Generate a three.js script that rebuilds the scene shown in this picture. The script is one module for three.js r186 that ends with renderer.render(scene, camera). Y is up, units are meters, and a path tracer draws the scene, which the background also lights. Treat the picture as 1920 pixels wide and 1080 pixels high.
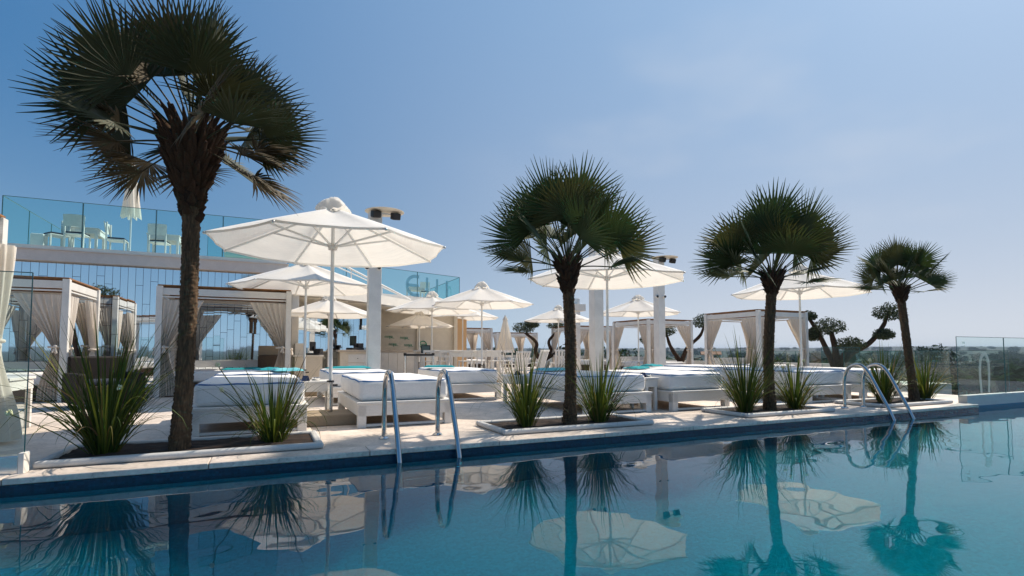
import * as THREE from 'three';
import { mergeGeometries } from 'three/addons/utils/BufferGeometryUtils.js';
import { RoundedBoxGeometry } from 'three/addons/geometries/RoundedBoxGeometry.js';
import { TextGeometry } from 'three/addons/geometries/TextGeometry.js';
import { FontLoader } from 'three/addons/loaders/FontLoader.js';
import { ImprovedNoise } from 'three/addons/math/ImprovedNoise.js';

// ---------------------------------------------------------------- camera, sky, sun, exposure
const V = (x, y, z) => new THREE.Vector3(x, y, z);
const rad = THREE.MathUtils.degToRad, lerp = THREE.MathUtils.lerp, clamp = THREE.MathUtils.clamp;
const sstep = (a, b, x) => { const t = clamp((x - a) / (b - a), 0, 1); return t * t * (3 - 2 * t); };
const scene = new THREE.Scene();
const YAW = rad(24.6), PITCH = rad(3.0), FPX = 990;
const camera = new THREE.PerspectiveCamera(2 * Math.atan(540 / FPX) * 180 / Math.PI, 1920 / 1080, 0.05, 9000);
camera.position.set(0, 1, 0);
camera.lookAt(Math.sin(YAW) * Math.cos(PITCH), 1 + Math.sin(PITCH), -Math.cos(YAW) * Math.cos(PITCH));
camera.setViewOffset(1920, 1080, 0, -(120 - FPX * Math.tan(PITCH)), 1920, 1080);
camera.updateProjectionMatrix();
scene.add(camera);

const SUN_AZ = rad(76), SUN_EL = rad(45);            // azimuth from -z towards +x
const sunDir = V(Math.sin(SUN_AZ) * Math.cos(SUN_EL), Math.sin(SUN_EL), -Math.cos(SUN_AZ) * Math.cos(SUN_EL));
const noise3 = new ImprovedNoise();
function fbm(x, y, z, o = 4) { let s = 0, a = 0.5; for (let i = 0; i < o; i++) { s += a * noise3.noise(x, y, z); x *= 2.03; y *= 2.03; z *= 2.03; a *= 0.5; } return s; }
{
  const W = 1024, Hh = 512, data = new Float32Array(W * Hh * 4);
  const mix = (a, b, t) => [0, 1, 2].map((i) => a[i] + (b[i] - a[i]) * t);
  for (let j = 0; j < Hh; j++) for (let i = 0; i < W; i++) {
    const el = ((j + 0.5) / Hh - 0.5) * Math.PI, az = ((i + 0.5) / W - 0.5) * 2 * Math.PI;
    const d = V(Math.cos(el) * Math.cos(az), Math.sin(el), Math.cos(el) * Math.sin(az));
    const c = clamp(d.dot(sunDir), -1, 1), e = Math.max(el, 0) * 180 / Math.PI;
    const w = clamp((c - 0.2) / 0.9, 0, 1);
    const zen = mix([0.025, 0.128, 0.310], [0.255, 0.405, 0.615], Math.pow(w, 1.35));
    const hor = mix([0.31, 0.46, 0.57], [0.575, 0.595, 0.625], sstep(0, 0.6, w));
    const t = Math.exp(-e / lerp(10.5, 16, w));
    let col = mix(zen, hor, t);
    // thin cloud veil low in the bright part of the sky
    const cl = sstep(0.12, 0.5, fbm(d.x * 2.1 + 3.1, d.y * 5.2 + 1.7, d.z * 2.1 - 0.6, 5) + 0.08) * sstep(2, 8, e) * (1 - sstep(22, 40, e)) * sstep(0.4, 0.7, w);
    col = mix(col, [0.62, 0.62, 0.63], cl * 0.2);
    const g = Math.exp(-Math.acos(c) / rad(7)) * 1.0;
    const k = (j * W + i) * 4;
    for (let q = 0; q < 3; q++) data[k + q] = col[q] + g * [1, 0.95, 0.88][q];
    data[k + 3] = 1;
  }
  const sky = new THREE.DataTexture(data, W, Hh, THREE.RGBAFormat, THREE.FloatType);
  sky.mapping = THREE.EquirectangularReflectionMapping; sky.magFilter = THREE.LinearFilter; sky.needsUpdate = true;
  scene.background = sky; scene.environment = sky;
}
const sun = new THREE.DirectionalLight(new THREE.Color(1.0, 0.90, 0.77), 4.3);
sun.position.copy(sunDir).multiplyScalar(80).add(V(5, 0, -14)); sun.target.position.set(5, 0, -14);
sun.castShadow = true; sun.shadow.mapSize.set(4096, 4096);
Object.assign(sun.shadow.camera, { left: -45, right: 45, top: 45, bottom: -45, near: 1, far: 200 });
scene.add(sun, sun.target);
const renderer = new THREE.WebGLRenderer({ antialias: true });
renderer.setSize(1920, 1080); renderer.toneMapping = THREE.LinearToneMapping; renderer.toneMappingExposure = 1.33;
renderer.shadowMap.enabled = true;

// ---------------------------------------------------------------- helpers
let seed = 7;
const rnd = () => { seed = (seed * 1664525 + 1013904223) >>> 0; return seed / 4294967296; };
const rr = (a, b) => a + (b - a) * rnd();
const used = {};
function numbered(n) { used[n] = (used[n] || 0) + 1; return used[n] === 1 ? n : n + '_' + String(used[n] - 1).padStart(3, '0'); }
function thing(name, label, category, pos = [0, 0, 0], turn = 0, group) {
  const o = new THREE.Group(); o.name = numbered(name); o.position.set(...pos); o.rotation.y = turn;
  o.userData = { label, category }; if (group) o.userData.group = group; scene.add(o); return o;
}
function geoOf(g) {
  if (!Array.isArray(g)) return g;
  if (g.length === 1) return g[0];
  const l = g.map((x) => { const y = x.index ? x.toNonIndexed() : x; for (const k of Object.keys(y.attributes)) if (!['position', 'normal', 'uv', 'color'].includes(k)) y.deleteAttribute(k); return y; });
  return mergeGeometries(l);
}
function part(parent, name, g, m, label) {
  const o = new THREE.Mesh(geoOf(g), m); o.name = name; o.castShadow = o.receiveShadow = true;
  if (label) o.userData.label = label;
  parent.add(o); return o;
}
function one(name, label, category, g, m, group) {
  const o = part(scene, numbered(name), g, m); o.userData = { label, category }; if (group) o.userData.group = group; return o;
}
function struct(name, g, m) { const o = part(scene, numbered(name), g, m); o.userData.kind = 'structure'; return o; }
function copyOf(src, label, pos, turn, sc) {
  const c = src.clone(); c.name = numbered(src.name.replace(/_\d{3}$/, '')); c.userData = { ...src.userData, label };
  c.position.set(...pos); if (turn !== undefined) c.rotation.y = turn; if (sc) c.scale.setScalar(sc); scene.add(c); return c;
}
// texture coordinates in metres, from the face's own plane
function wuv(g, s = 1) {
  g = g.index ? g.toNonIndexed() : g; const p = g.attributes.position, n = g.attributes.normal, uv = new Float32Array(p.count * 2);
  for (let i = 0; i < p.count; i++) {
    const ax = Math.abs(n.getX(i)), ay = Math.abs(n.getY(i)), az = Math.abs(n.getZ(i));
    let u, v; if (ay >= ax && ay >= az) { u = p.getX(i); v = p.getZ(i); } else if (ax >= az) { u = p.getZ(i); v = p.getY(i); } else { u = p.getX(i); v = p.getY(i); }
    uv[2 * i] = u * s; uv[2 * i + 1] = v * s;
  }
  g.setAttribute('uv', new THREE.BufferAttribute(uv, 2)); return g;
}
const box = (w, h, d, x = 0, y = 0, z = 0) => wuv(new THREE.BoxGeometry(w, h, d).translate(x, y, z));          // centre x,z ; y = middle
const bx = (x0, x1, y0, y1, z0, z1) => box(Math.abs(x1 - x0), Math.abs(y1 - y0), Math.abs(z1 - z0), (x0 + x1) / 2, (y0 + y1) / 2, (z0 + z1) / 2);
const rbx = (x0, x1, y0, y1, z0, z1, r = 0.012, s = 2) => wuv(new RoundedBoxGeometry(Math.abs(x1 - x0), Math.abs(y1 - y0), Math.abs(z1 - z0), s, r).translate((x0 + x1) / 2, (y0 + y1) / 2, (z0 + z1) / 2));
function rod(a, b, r0, r1 = r0, n = 10) {
  const A = V(...a), B = V(...b), L = A.distanceTo(B), g = new THREE.CylinderGeometry(r1, r0, L, n, 1);
  g.translate(0, L / 2, 0); g.applyQuaternion(new THREE.Quaternion().setFromUnitVectors(V(0, 1, 0), B.clone().sub(A).normalize())); g.translate(...a); return g;
}
function bar(a, b, w, h) {   // rectangular bar from a to b
  const A = V(...a), B = V(...b), L = A.distanceTo(B), g = new THREE.BoxGeometry(w, h, L), z = B.clone().sub(A).normalize();
  const x = V(0, 1, 0).cross(z); if (x.lengthSq() < 1e-6) x.set(1, 0, 0); x.normalize(); const y = z.clone().cross(x);
  g.applyMatrix4(new THREE.Matrix4().makeBasis(x, y, z)); g.translate((A.x + B.x) / 2, (A.y + B.y) / 2, (A.z + B.z) / 2); return wuv(g);
}
const tube = (pts, r, n = 24, k = 8) => new THREE.TubeGeometry(new THREE.CatmullRomCurve3(pts.map((p) => V(...p)), false, 'centripetal'), n, r, k);
function gridGeo(nu, nv, fn, flip) {   // fn(u,v) -> [x,y,z]
  const pos = [], uv = [], idx = [];
  for (let j = 0; j <= nv; j++) for (let i = 0; i <= nu; i++) { pos.push(...fn(i / nu, j / nv)); uv.push(i / nu, j / nv); }
  for (let j = 0; j < nv; j++) for (let i = 0; i < nu; i++) { const a = j * (nu + 1) + i, b = a + 1, c = a + nu + 1, d = c + 1; if (flip) idx.push(a, c, b, b, c, d); else idx.push(a, b, c, b, d, c); }
  const g = new THREE.BufferGeometry(); g.setAttribute('position', new THREE.Float32BufferAttribute(pos, 3)); g.setAttribute('uv', new THREE.Float32BufferAttribute(uv, 2)); g.setIndex(idx); g.computeVertexNormals(); return g;
}
function prism(pts, y0, y1) {   // plan polygon [[x,z]...] extruded upward
  const s = new THREE.Shape(pts.map((p) => new THREE.Vector2(p[0], -p[1]))); const g = new THREE.ExtrudeGeometry(s, { depth: y1 - y0, bevelEnabled: false });
  g.rotateX(-Math.PI / 2); g.translate(0, y0, 0); return wuv(g);
}

// ---------------------------------------------------------------- procedural textures and materials
function tex(n, fn, rep = 1, srgb = false, ny = n) {
  const d = new Uint8Array(n * ny * 4);
  for (let j = 0; j < ny; j++) for (let i = 0; i < n; i++) { const c = fn(i / n, j / ny), k = (j * n + i) * 4; for (let q = 0; q < 3; q++) d[k + q] = clamp(Math.round((Array.isArray(c) ? c[q] : c) * 255), 0, 255); d[k + 3] = 255; }
  const t = new THREE.DataTexture(d, n, ny); t.wrapS = t.wrapT = THREE.RepeatWrapping; t.repeat.set(rep, rep); t.magFilter = THREE.LinearFilter; t.minFilter = THREE.LinearMipmapLinearFilter; t.generateMipmaps = true;
  if (srgb) t.colorSpace = THREE.SRGBColorSpace; t.needsUpdate = true; return t;
}
// noise that repeats: sampled on a torus
function tn(u, v, f, s = 0, o = 4) { const a = u * 2 * Math.PI, b = v * 2 * Math.PI, R = f / 6.283; return fbm(Math.cos(a) * R + s, Math.sin(a) * R + Math.cos(b) * R * 1.0 + s * 1.7, Math.sin(b) * R + 5.3 + s, o); }
const T = {};
T.fine = tex(256, (u, v) => 0.5 + 0.8 * tn(u, v, 28, 1.3, 3), 1);
T.stone = tex(1024, (u, v) => {
  const big = tn(u, v, 4, 2.2, 4), mid = tn(u, v, 17, 4.1, 4), f = tn(u, v, 90, 6.2, 3), streak = tn(u * 1, v * 1, 9, 7.7, 2);
  const pit = sstep(0.22, 0.30, tn(u, v, 120, 9.4, 2)) * 0.10;
  const k = 1 + 0.20 * big + 0.15 * mid + 0.14 * f - pit + 0.06 * streak; return [0.835 * k, 0.785 * k, 0.735 * k + 0.012 * big];
}, 0.28, true);
T.stoneBump = tex(512, (u, v) => 0.5 + 0.5 * tn(u, v, 60, 3.1, 4) + 0.3 * tn(u, v, 12, 5.1, 3), 0.5);
T.grain = tex(512, (u, v) => { const k = 0.955 + 0.06 * tn(u * 1, v, 6, 1.1, 3) + 0.08 * Math.sin((v + 0.04 * tn(u, v, 3, 8.1, 2)) * 400) * 0.25 + 0.06 * tn(u, v, 80, 2.2, 2); return [k, k * 0.99, k * 0.975]; }, 0.8, true);
T.weave = tex(256, (u, v) => 0.5 + 0.25 * Math.sin(u * 2 * Math.PI * 64) + 0.25 * Math.sin(v * 2 * Math.PI * 64), 8);
T.cloth = tex(512, (u, v) => { const k = 0.97 + 0.05 * tn(u, v, 5, 3.3, 4) + 0.05 * tn(u, v, 60, 1.3, 3); return [k, k * 0.99, k * 0.975]; }, 1, true);
T.crease = tex(512, (u, v) => 0.5 + 0.55 * Math.abs(tn(u, v, 6, 2.6, 4)) + 0.2 * tn(u, v, 22, 8.6, 3), 0.7);
T.bark = tex(512, (u, v) => { const k = 0.55 + 0.5 * tn(u, v, 30, 2.9, 4) + 0.3 * tn(u, v, 90, 4.9, 3); return [0.62 * k + 0.12, 0.52 * k + 0.09, 0.42 * k + 0.06]; }, 1, true);
T.reed = tex(512, (u, v) => { const s = 0.5 + 0.5 * Math.sin(v * 2 * Math.PI * 40), k = 0.55 + 0.35 * s + 0.4 * tn(u, v, 14, 3.4, 3); return [0.74 * k, 0.52 * k, 0.30 * k]; }, 1, true);
T.wicker = tex(256, (u, v) => { const a = (Math.floor(u * 32) + Math.floor(v * 32)) % 2, k = 0.25 + 0.18 * a + 0.15 * tn(u, v, 40, 1, 2); return [k * 0.9, k * 0.72, k * 0.55]; }, 2, true);
T.mosaic = tex(512, (u, v) => { const gx = (u * 32) % 1, gy = (v * 32) % 1, e = Math.min(gx, 1 - gx, gy, 1 - gy) < 0.07, h = Math.sin(Math.floor(u * 32) * 127.1 + Math.floor(v * 32) * 311.7) * 43758.5453, r = h - Math.floor(h); const k = e ? 1.0 : 0.82 + 0.36 * r; return [0.12 * k + (e ? 0.12 : 0), 0.47 * k, 0.63 * k]; }, 1.25, true);
T.poolTile = tex(512, (u, v) => { const gx = (u * 32) % 1, gy = (v * 32) % 1, e = Math.min(gx, 1 - gx, gy, 1 - gy) < 0.06, h = Math.sin(Math.floor(u * 32) * 127.1 + Math.floor(v * 32) * 311.7) * 43758.5453, r = h - Math.floor(h), k = e ? 1.05 : 0.9 + 0.14 * r; return [0.07 * k, 0.50 * k, 0.61 * k]; }, 1.25, true);
T.ground = tex(512, (u, v) => { const k = 0.5 + 0.45 * tn(u, v, 7, 2, 4) + 0.35 * tn(u, v, 40, 6, 3), y = 0.55 * sstep(-0.05, 0.3, tn(u, v, 5, 11, 3)); return [lerp(0.30, 0.56, y) * (0.6 + k * 0.6), lerp(0.34, 0.49, y) * (0.6 + k * 0.6), lerp(0.17, 0.31, y) * (0.6 + k * 0.6)]; }, 0.006, true);
T.soil = tex(256, (u, v) => { const k = 0.5 + 0.7 * tn(u, v, 24, 2, 4); return [0.36 * k, 0.26 * k, 0.18 * k]; }, 1.5, true);

const std = (o) => new THREE.MeshStandardMaterial({ roughness: 0.7, side: THREE.DoubleSide, ...o });
const phy = (o) => new THREE.MeshPhysicalMaterial({ roughness: 0.7, side: THREE.DoubleSide, ...o });
const C = (r, g, b) => new THREE.Color().setRGB(r, g, b);
const M = {
  deck: std({ color: C(0.98, 0.95, 0.92), map: T.stone, bumpMap: T.stoneBump, bumpScale: 0.004, roughness: 0.72 }),
  coping: std({ color: C(0.99, 0.97, 0.95), map: T.stone, bumpMap: T.stoneBump, bumpScale: 0.003, roughness: 0.6 }),
  kerb: std({ color: C(0.60, 0.60, 0.59), map: T.cloth, bumpMap: T.stoneBump, bumpScale: 0.003, roughness: 0.6 }),
  white: std({ color: C(0.80, 0.79, 0.765), map: T.grain, bumpMap: T.fine, bumpScale: 0.0012, roughness: 0.5 }),
  render: std({ color: C(0.78, 0.755, 0.71), map: T.cloth, bumpMap: T.stoneBump, bumpScale: 0.003, roughness: 0.85 }),
  cream: std({ color: C(0.74, 0.69, 0.60), map: T.cloth, bumpMap: T.stoneBump, bumpScale: 0.002, roughness: 0.8 }),
  canopy: phy({ color: C(0.90, 0.865, 0.80), map: T.cloth, bumpMap: T.weave, bumpScale: 0.0004, roughness: 1, transmission: 0.5, thickness: 0 }),
  curtain: phy({ color: C(0.85, 0.79, 0.72), map: T.cloth, bumpMap: T.weave, bumpScale: 0.0004, roughness: 1, transmission: 0.36, thickness: 0 }),
  mattress: std({ color: C(0.89, 0.89, 0.89), map: T.cloth, bumpMap: T.crease, bumpScale: 0.012, roughness: 0.85 }),
  piping: std({ color: C(0.015, 0.12, 0.33), roughness: 0.6 }),
  towel: std({ color: C(0.012, 0.28, 0.31), bumpMap: T.fine, bumpScale: 0.004, roughness: 1 }),
  towel2: std({ color: C(0.16, 0.52, 0.58), bumpMap: T.fine, bumpScale: 0.004, roughness: 1 }),
  alu: std({ color: C(0.74, 0.74, 0.72), roughness: 0.35, metalness: 0.35 }),
  steel: std({ color: C(0.50, 0.50, 0.50), roughness: 0.08, metalness: 1 }),
  brushed: std({ color: C(0.70, 0.70, 0.69), roughness: 0.22, metalness: 1 }),
  black: std({ color: C(0.012, 0.012, 0.014), roughness: 0.45 }),
  screen: std({ color: C(0.09, 0.13, 0.12), roughness: 0.15 }),
  navy: std({ color: C(0.02, 0.035, 0.10), roughness: 0.7 }),
  reed: std({ color: C(0.9, 0.86, 0.8), map: T.reed, roughness: 0.9 }),
  wicker: std({ color: C(0.8, 0.75, 0.7), map: T.wicker, roughness: 0.8 }),
  wickerDark: std({ color: C(0.16, 0.13, 0.11), map: T.wicker, roughness: 0.8 }),
  timber: std({ color: C(0.34, 0.27, 0.19), map: T.grain, bumpMap: T.stoneBump, bumpScale: 0.006, roughness: 0.85 }),
  mirror: std({ color: C(0.80, 0.86, 0.90), roughness: 0.02, metalness: 1 }),
  joint: std({ color: C(0.03, 0.035, 0.04), roughness: 0.9 }),
  glass: phy({ color: C(0.84, 0.945, 0.93), roughness: 0.0, transmission: 1, thickness: 0, ior: 1.5 }),
  glassTeal: phy({ color: C(0.66, 0.90, 0.89), roughness: 0.0, transmission: 1, thickness: 0, ior: 1.5 }),
  glassEdge: std({ color: C(0.03, 0.12, 0.12), roughness: 0.2 }),
  frost: phy({ color: C(0.52, 0.72, 0.78), roughness: 0.45, transmission: 0.92, thickness: 0 }),
  frostW: phy({ color: C(0.86, 0.92, 0.9), roughness: 0.36, transmission: 0.95, thickness: 0 }),
  basin: std({ color: C(1, 1, 1), map: T.poolTile, roughness: 0.5 }),
  tileBand: std({ color: C(0.05, 0.20, 0.22), map: T.mosaic, roughness: 0.25 }),
  water: phy({ color: C(1, 1, 1), roughness: 0.0, transmission: 1, thickness: 1.4, ior: 1.333, attenuationColor: C(0.10, 0.82, 0.83), attenuationDistance: 1.3 }),
  bark: std({ color: C(0.50, 0.45, 0.38), map: T.bark, roughness: 1 }),
  fibre: std({ color: C(0.16, 0.10, 0.06), map: T.bark, roughness: 1 }),
  boot: std({ color: C(0.26, 0.18, 0.11), map: T.bark, roughness: 1 }),
  oliveBark: std({ color: C(0.24, 0.19, 0.15), map: T.bark, roughness: 1 }),
  soil: std({ color: C(0.7, 0.6, 0.5), map: T.soil, roughness: 1 }),
  ground: std({ color: C(0.17, 0.27, 0.20), map: T.ground, roughness: 1 }),
  tan: std({ color: C(0.55, 0.36, 0.20), roughness: 0.8 }),
  green: std({ color: C(0.02, 0.26, 0.15), roughness: 0.7 }),
  marble: std({ color: C(0.74, 0.72, 0.68), map: T.stone, roughness: 0.3 }),
  cushion: std({ color: C(0.015, 0.02, 0.035), roughness: 0.9 }),
  flower: std({ color: C(0.80, 0.76, 0.48), roughness: 0.9 }),
  redroof: std({ color: C(0.42, 0.20, 0.12), roughness: 0.9 }),
  amber: std({ color: C(0.45, 0.22, 0.04), roughness: 0.3 }),
  leafV: phy({ color: C(1, 1, 1), vertexColors: true, roughness: 0.7, specularIntensity: 0.3, transmission: 0.45, thickness: 0 }),
  wood: phy({ color: C(0.85, 1, 0.8), vertexColors: true, roughness: 1, specularIntensity: 0 }),
  olive: phy({ color: C(1, 1, 1), vertexColors: true, roughness: 0.75, specularIntensity: 0.3, transmission: 0.25, thickness: 0 }),
};
const leafMat = (r, g, b, t = 0.26) => phy({ color: C(r, g, b), roughness: 0.7, specularIntensity: 0.5, transmission: t, thickness: 0 });
const palmMats = [leafMat(0.056, 0.086, 0.020, 0.32), leafMat(0.078, 0.100, 0.022, 0.32), leafMat(0.042, 0.068, 0.018, 0.32), leafMat(0.100, 0.100, 0.028, 0.32)];
const palmDarkMats = [leafMat(0.045, 0.052, 0.020), leafMat(0.055, 0.058, 0.020), leafMat(0.085, 0.062, 0.026), leafMat(0.040, 0.048, 0.018)];

// ---------------------------------------------------------------- the land around
const DECK_EDGE = -5.5, WATER = -0.12;
function land(x, z) {
  const d = Math.hypot(x, z);
  return -7.5 - 4.0 * sstep(40, 160, d) + 4 * fbm(x * 0.006, z * 0.006, 1.2, 4) * sstep(60, 300, d) + (29 + 15 * fbm(x * 0.0012, z * 0.0012, 4.4, 4)) * sstep(350, 2600, d);
}
{
  const nA = 220, nR = 90;
  const g = gridGeo(nA, nR, (u, v) => { const r = 8 * Math.pow(640, v), a = u * Math.PI * 2, x = r * Math.cos(a), z = r * Math.sin(a); return [x, land(x, z), z]; }, true);
  const p = g.attributes.position, uv = g.attributes.uv; for (let i = 0; i < p.count; i++) uv.setXY(i, p.getX(i), p.getZ(i));
  g.computeVertexNormals(); struct('ground', g, M.ground);
}
// deck: a slab with the pool cut out of it
const POOL = { x0: -9, x1: 26, z0: DECK_EDGE - 0.02, z1: 1.6 };
struct('pool_deck', [bx(-22, 19.9, -1.69, 0, -44, -9.6), bx(-22, 14.55, -1.69, 0, -9.6, DECK_EDGE - 0.30), bx(-22, POOL.x0, -1, 0, DECK_EDGE - 0.30, 9), bx(POOL.x0, 26, -1, 0, POOL.z1, 9)], M.deck);
struct('terrace_podium', [bx(-21.8, 19.7, -12, -1.694, -43.8, -9.8), bx(-21.8, 14.35, -12, -1.694, -9.8, 8.8)], M.render);
{ // coping stones along the pool edge, each one a slab of its own
  const cop = struct('coping', bx(-9, 12.28, -0.9, -0.055, DECK_EDGE - 0.295, DECK_EDGE - 0.03), M.render);
  let x = -9; const L = 1.42;
  const cg = rbx(0.002, L - 0.002, -0.052, 0.004, DECK_EDGE - 0.30, DECK_EDGE, 0.01, 2);
  while (x < 12.2) { const w = Math.min(L, 12.3 - x); const o = part(cop, 'coping_slab', w < L ? rbx(0.002, w - 0.002, -0.052, 0.004, DECK_EDGE - 0.30, DECK_EDGE, 0.01, 2) : cg, M.coping); o.position.set(x, 0.0008 * Math.sin(x * 7), 0); x += L; }
}
struct('pool_basin', [bx(POOL.x0, 12.3, -1.5, -0.056, DECK_EDGE - 0.028, DECK_EDGE - 0.025), bx(12.3, 26, -1.5, -0.056, DECK_EDGE - 0.26, DECK_EDGE - 0.20), bx(12.28, 12.3, -1.5, -0.056, DECK_EDGE - 0.2, DECK_EDGE - 0.03), bx(POOL.x0, 26, -1.6, -1.5, DECK_EDGE - 0.2, POOL.z1), bx(POOL.x0 - 0.1, POOL.x0, -1.5, -0.05, DECK_EDGE, POOL.z1), bx(POOL.x0, 26, -1.5, -0.05, POOL.z1 - 0.05, POOL.z1), bx(26, 26.1, -1.5, -0.13, DECK_EDGE - 0.2, POOL.z1)], M.basin);
struct('waterline_tiles', [bx(POOL.x0, 12.302, -0.26, -0.0565, DECK_EDGE - 0.0248, DECK_EDGE - 0.016), bx(12.303, 12.312, -0.26, -0.0565, DECK_EDGE - 0.2, DECK_EDGE - 0.016)], M.tileBand);
{ // the water, gently rippled
  const h = (x, z) => 0.0034 * fbm(x * 1.15, z * 1.5, 2.0, 2) + 0.0007 * noise3.noise(x * 4.1, z * 4.6, 7.7) + 0.0011 * noise3.noise(x * 0.5 + z * 0.7, 2.2, z * 1.9);
  const g = gridGeo(620, 170, (u, v) => { const x = lerp(POOL.x0, 26, Math.pow(u, 1.12)), z = lerp(DECK_EDGE - 0.02, POOL.z1 - 0.05, v); return [x, WATER + h(x, z), z]; }, true);
  struct('pool_water', g, M.water);
  struct('pool_water', gridGeo(60, 2, (u, v) => { const x = lerp(12.312, 26, u), z = lerp(DECK_EDGE - 0.2, DECK_EDGE - 0.0202, v); return [x, WATER + h(x, z), z]; }, true), M.water);
}
// parapet with glass on the far side of the deck
function glassRun(name, label, pts, y0, y1, mat, cat = 'glass screen', maxPane = 1.6, edge = 0.012) {
  const t = thing(name, label, cat);
  for (let i = 0; i < pts.length - 1; i++) {
    const A = V(pts[i][0], 0, pts[i][1]), B = V(pts[i + 1][0], 0, pts[i + 1][1]), L = A.distanceTo(B), n = Math.max(1, Math.round(L / maxPane)), d = B.clone().sub(A).normalize();
    for (let k = 0; k < n; k++) {
      const a = A.clone().addScaledVector(d, L * k / n + 0.008), b = A.clone().addScaledVector(d, L * (k + 1) / n - 0.008);
      const q = new THREE.BufferGeometry();
      q.setAttribute('position', new THREE.Float32BufferAttribute([a.x, y0, a.z, b.x, y0, b.z, b.x, y1, b.z, a.x, y0, a.z, b.x, y1, b.z, a.x, y1, a.z], 3)); q.setAttribute('uv', new THREE.Float32BufferAttribute([0, 0, 1, 0, 1, 1, 0, 0, 1, 1, 0, 1], 2)); q.computeVertexNormals();
      const p = part(t, 'pane', q, mat);
      part(p, 'pane_edge', [bar([a.x, y1, a.z], [b.x, y1, b.z], edge, edge * 0.6), bar([a.x, y0, a.z], [a.x, y1, a.z], edge * 0.6, edge * 0.6), bar([b.x, y0, b.z], [b.x, y1, b.z], edge * 0.6, edge * 0.6)], M.glassEdge);
    }
  }
  return t;
}
one('parapet', 'low white parapet wall carrying the glass fence behind the cabanas', 'wall', [bx(19.55, 19.75, 0, 0.56, -43.7, -13.0), bx(-2, 19.55, 0, 0.56, -43.8, -43.6)], M.render);
glassRun('glass_fence', 'row of low clear glass panes on the parapet behind the cabanas', [[19.65, -13.0], [19.65, -43.7]], 0.56, 1.03, M.glass, 'glass fence', 1.9);
glassRun('glass_fence', 'frameless glass fence at the open end of the deck beyond the smallest palm', [[14.45, -5.9], [14.45, -9.5], [19.65, -9.5], [19.65, -13.0]], 0.03, 1.03, M.glass, 'glass fence', 1.8);

// ---------------------------------------------------------------- terrace building with mirror cladding
const FLOOR = 3.58;
{
  const b = thing('terrace_building', 'two-storey building clad in mirror strips under a white roof-terrace slab', 'building');
  part(b, 'wall', [bx(-16, 0.32, 0, 3.2, -30, -16.42), bx(-16, -7.6, 0, 3.2, -16.42, -16.36)], M.joint);
  part(b, 'fascia', [rbx(-16, 0.42, 3.2, 3.5, -30, -16.2, 0.015), bx(-16, 0.38, 3.503, FLOOR, -30, -16.24)], M.render);
  part(b, 'drip_edge', bx(-16, 0.44, 3.478, 3.502, -16.26, -16.17), M.white);
  const W = 0.163; let c = 0;
  const rows = [[0, 1.02], [1.02, 2.05], [2.05, 3.2]], geos = {};
  for (let x = -7.6; x < 0.25; x += W, c++) {
    const cuts = [0]; let y = [0.55, 0.85, 0.3, 0.7][c % 4] + 0.12 * Math.sin(c * 5.1); while (y < 2.95) { cuts.push(y); y += 0.98 + 0.1 * Math.sin(c * 3.3 + y); } cuts.push(3.198);
    for (let k = 0; k < cuts.length - 1; k++) {
      const h = cuts[k + 1] - cuts[k];
      const p = part(b, 'mirror_panel', new THREE.BoxGeometry(W - 0.008, h - 0.009, 0.006), M.mirror);
      p.position.set(x + W / 2, cuts[k] + h / 2, -16.405 + 0.002 * rnd()); p.rotation.set(rr(-0.0035, 0.0035), rr(-0.0045, 0.0045), 0);
    }
  }
}
glassRun('terrace_balustrade', 'teal glass balustrade along the white terrace slab above the mirrors', [[-5.86, -22.5], [-5.86, -16.3], [0.3, -16.3]], FLOOR - 0.1, 4.72, M.glassTeal, 'balustrade', 1.75, 0.02);

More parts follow.
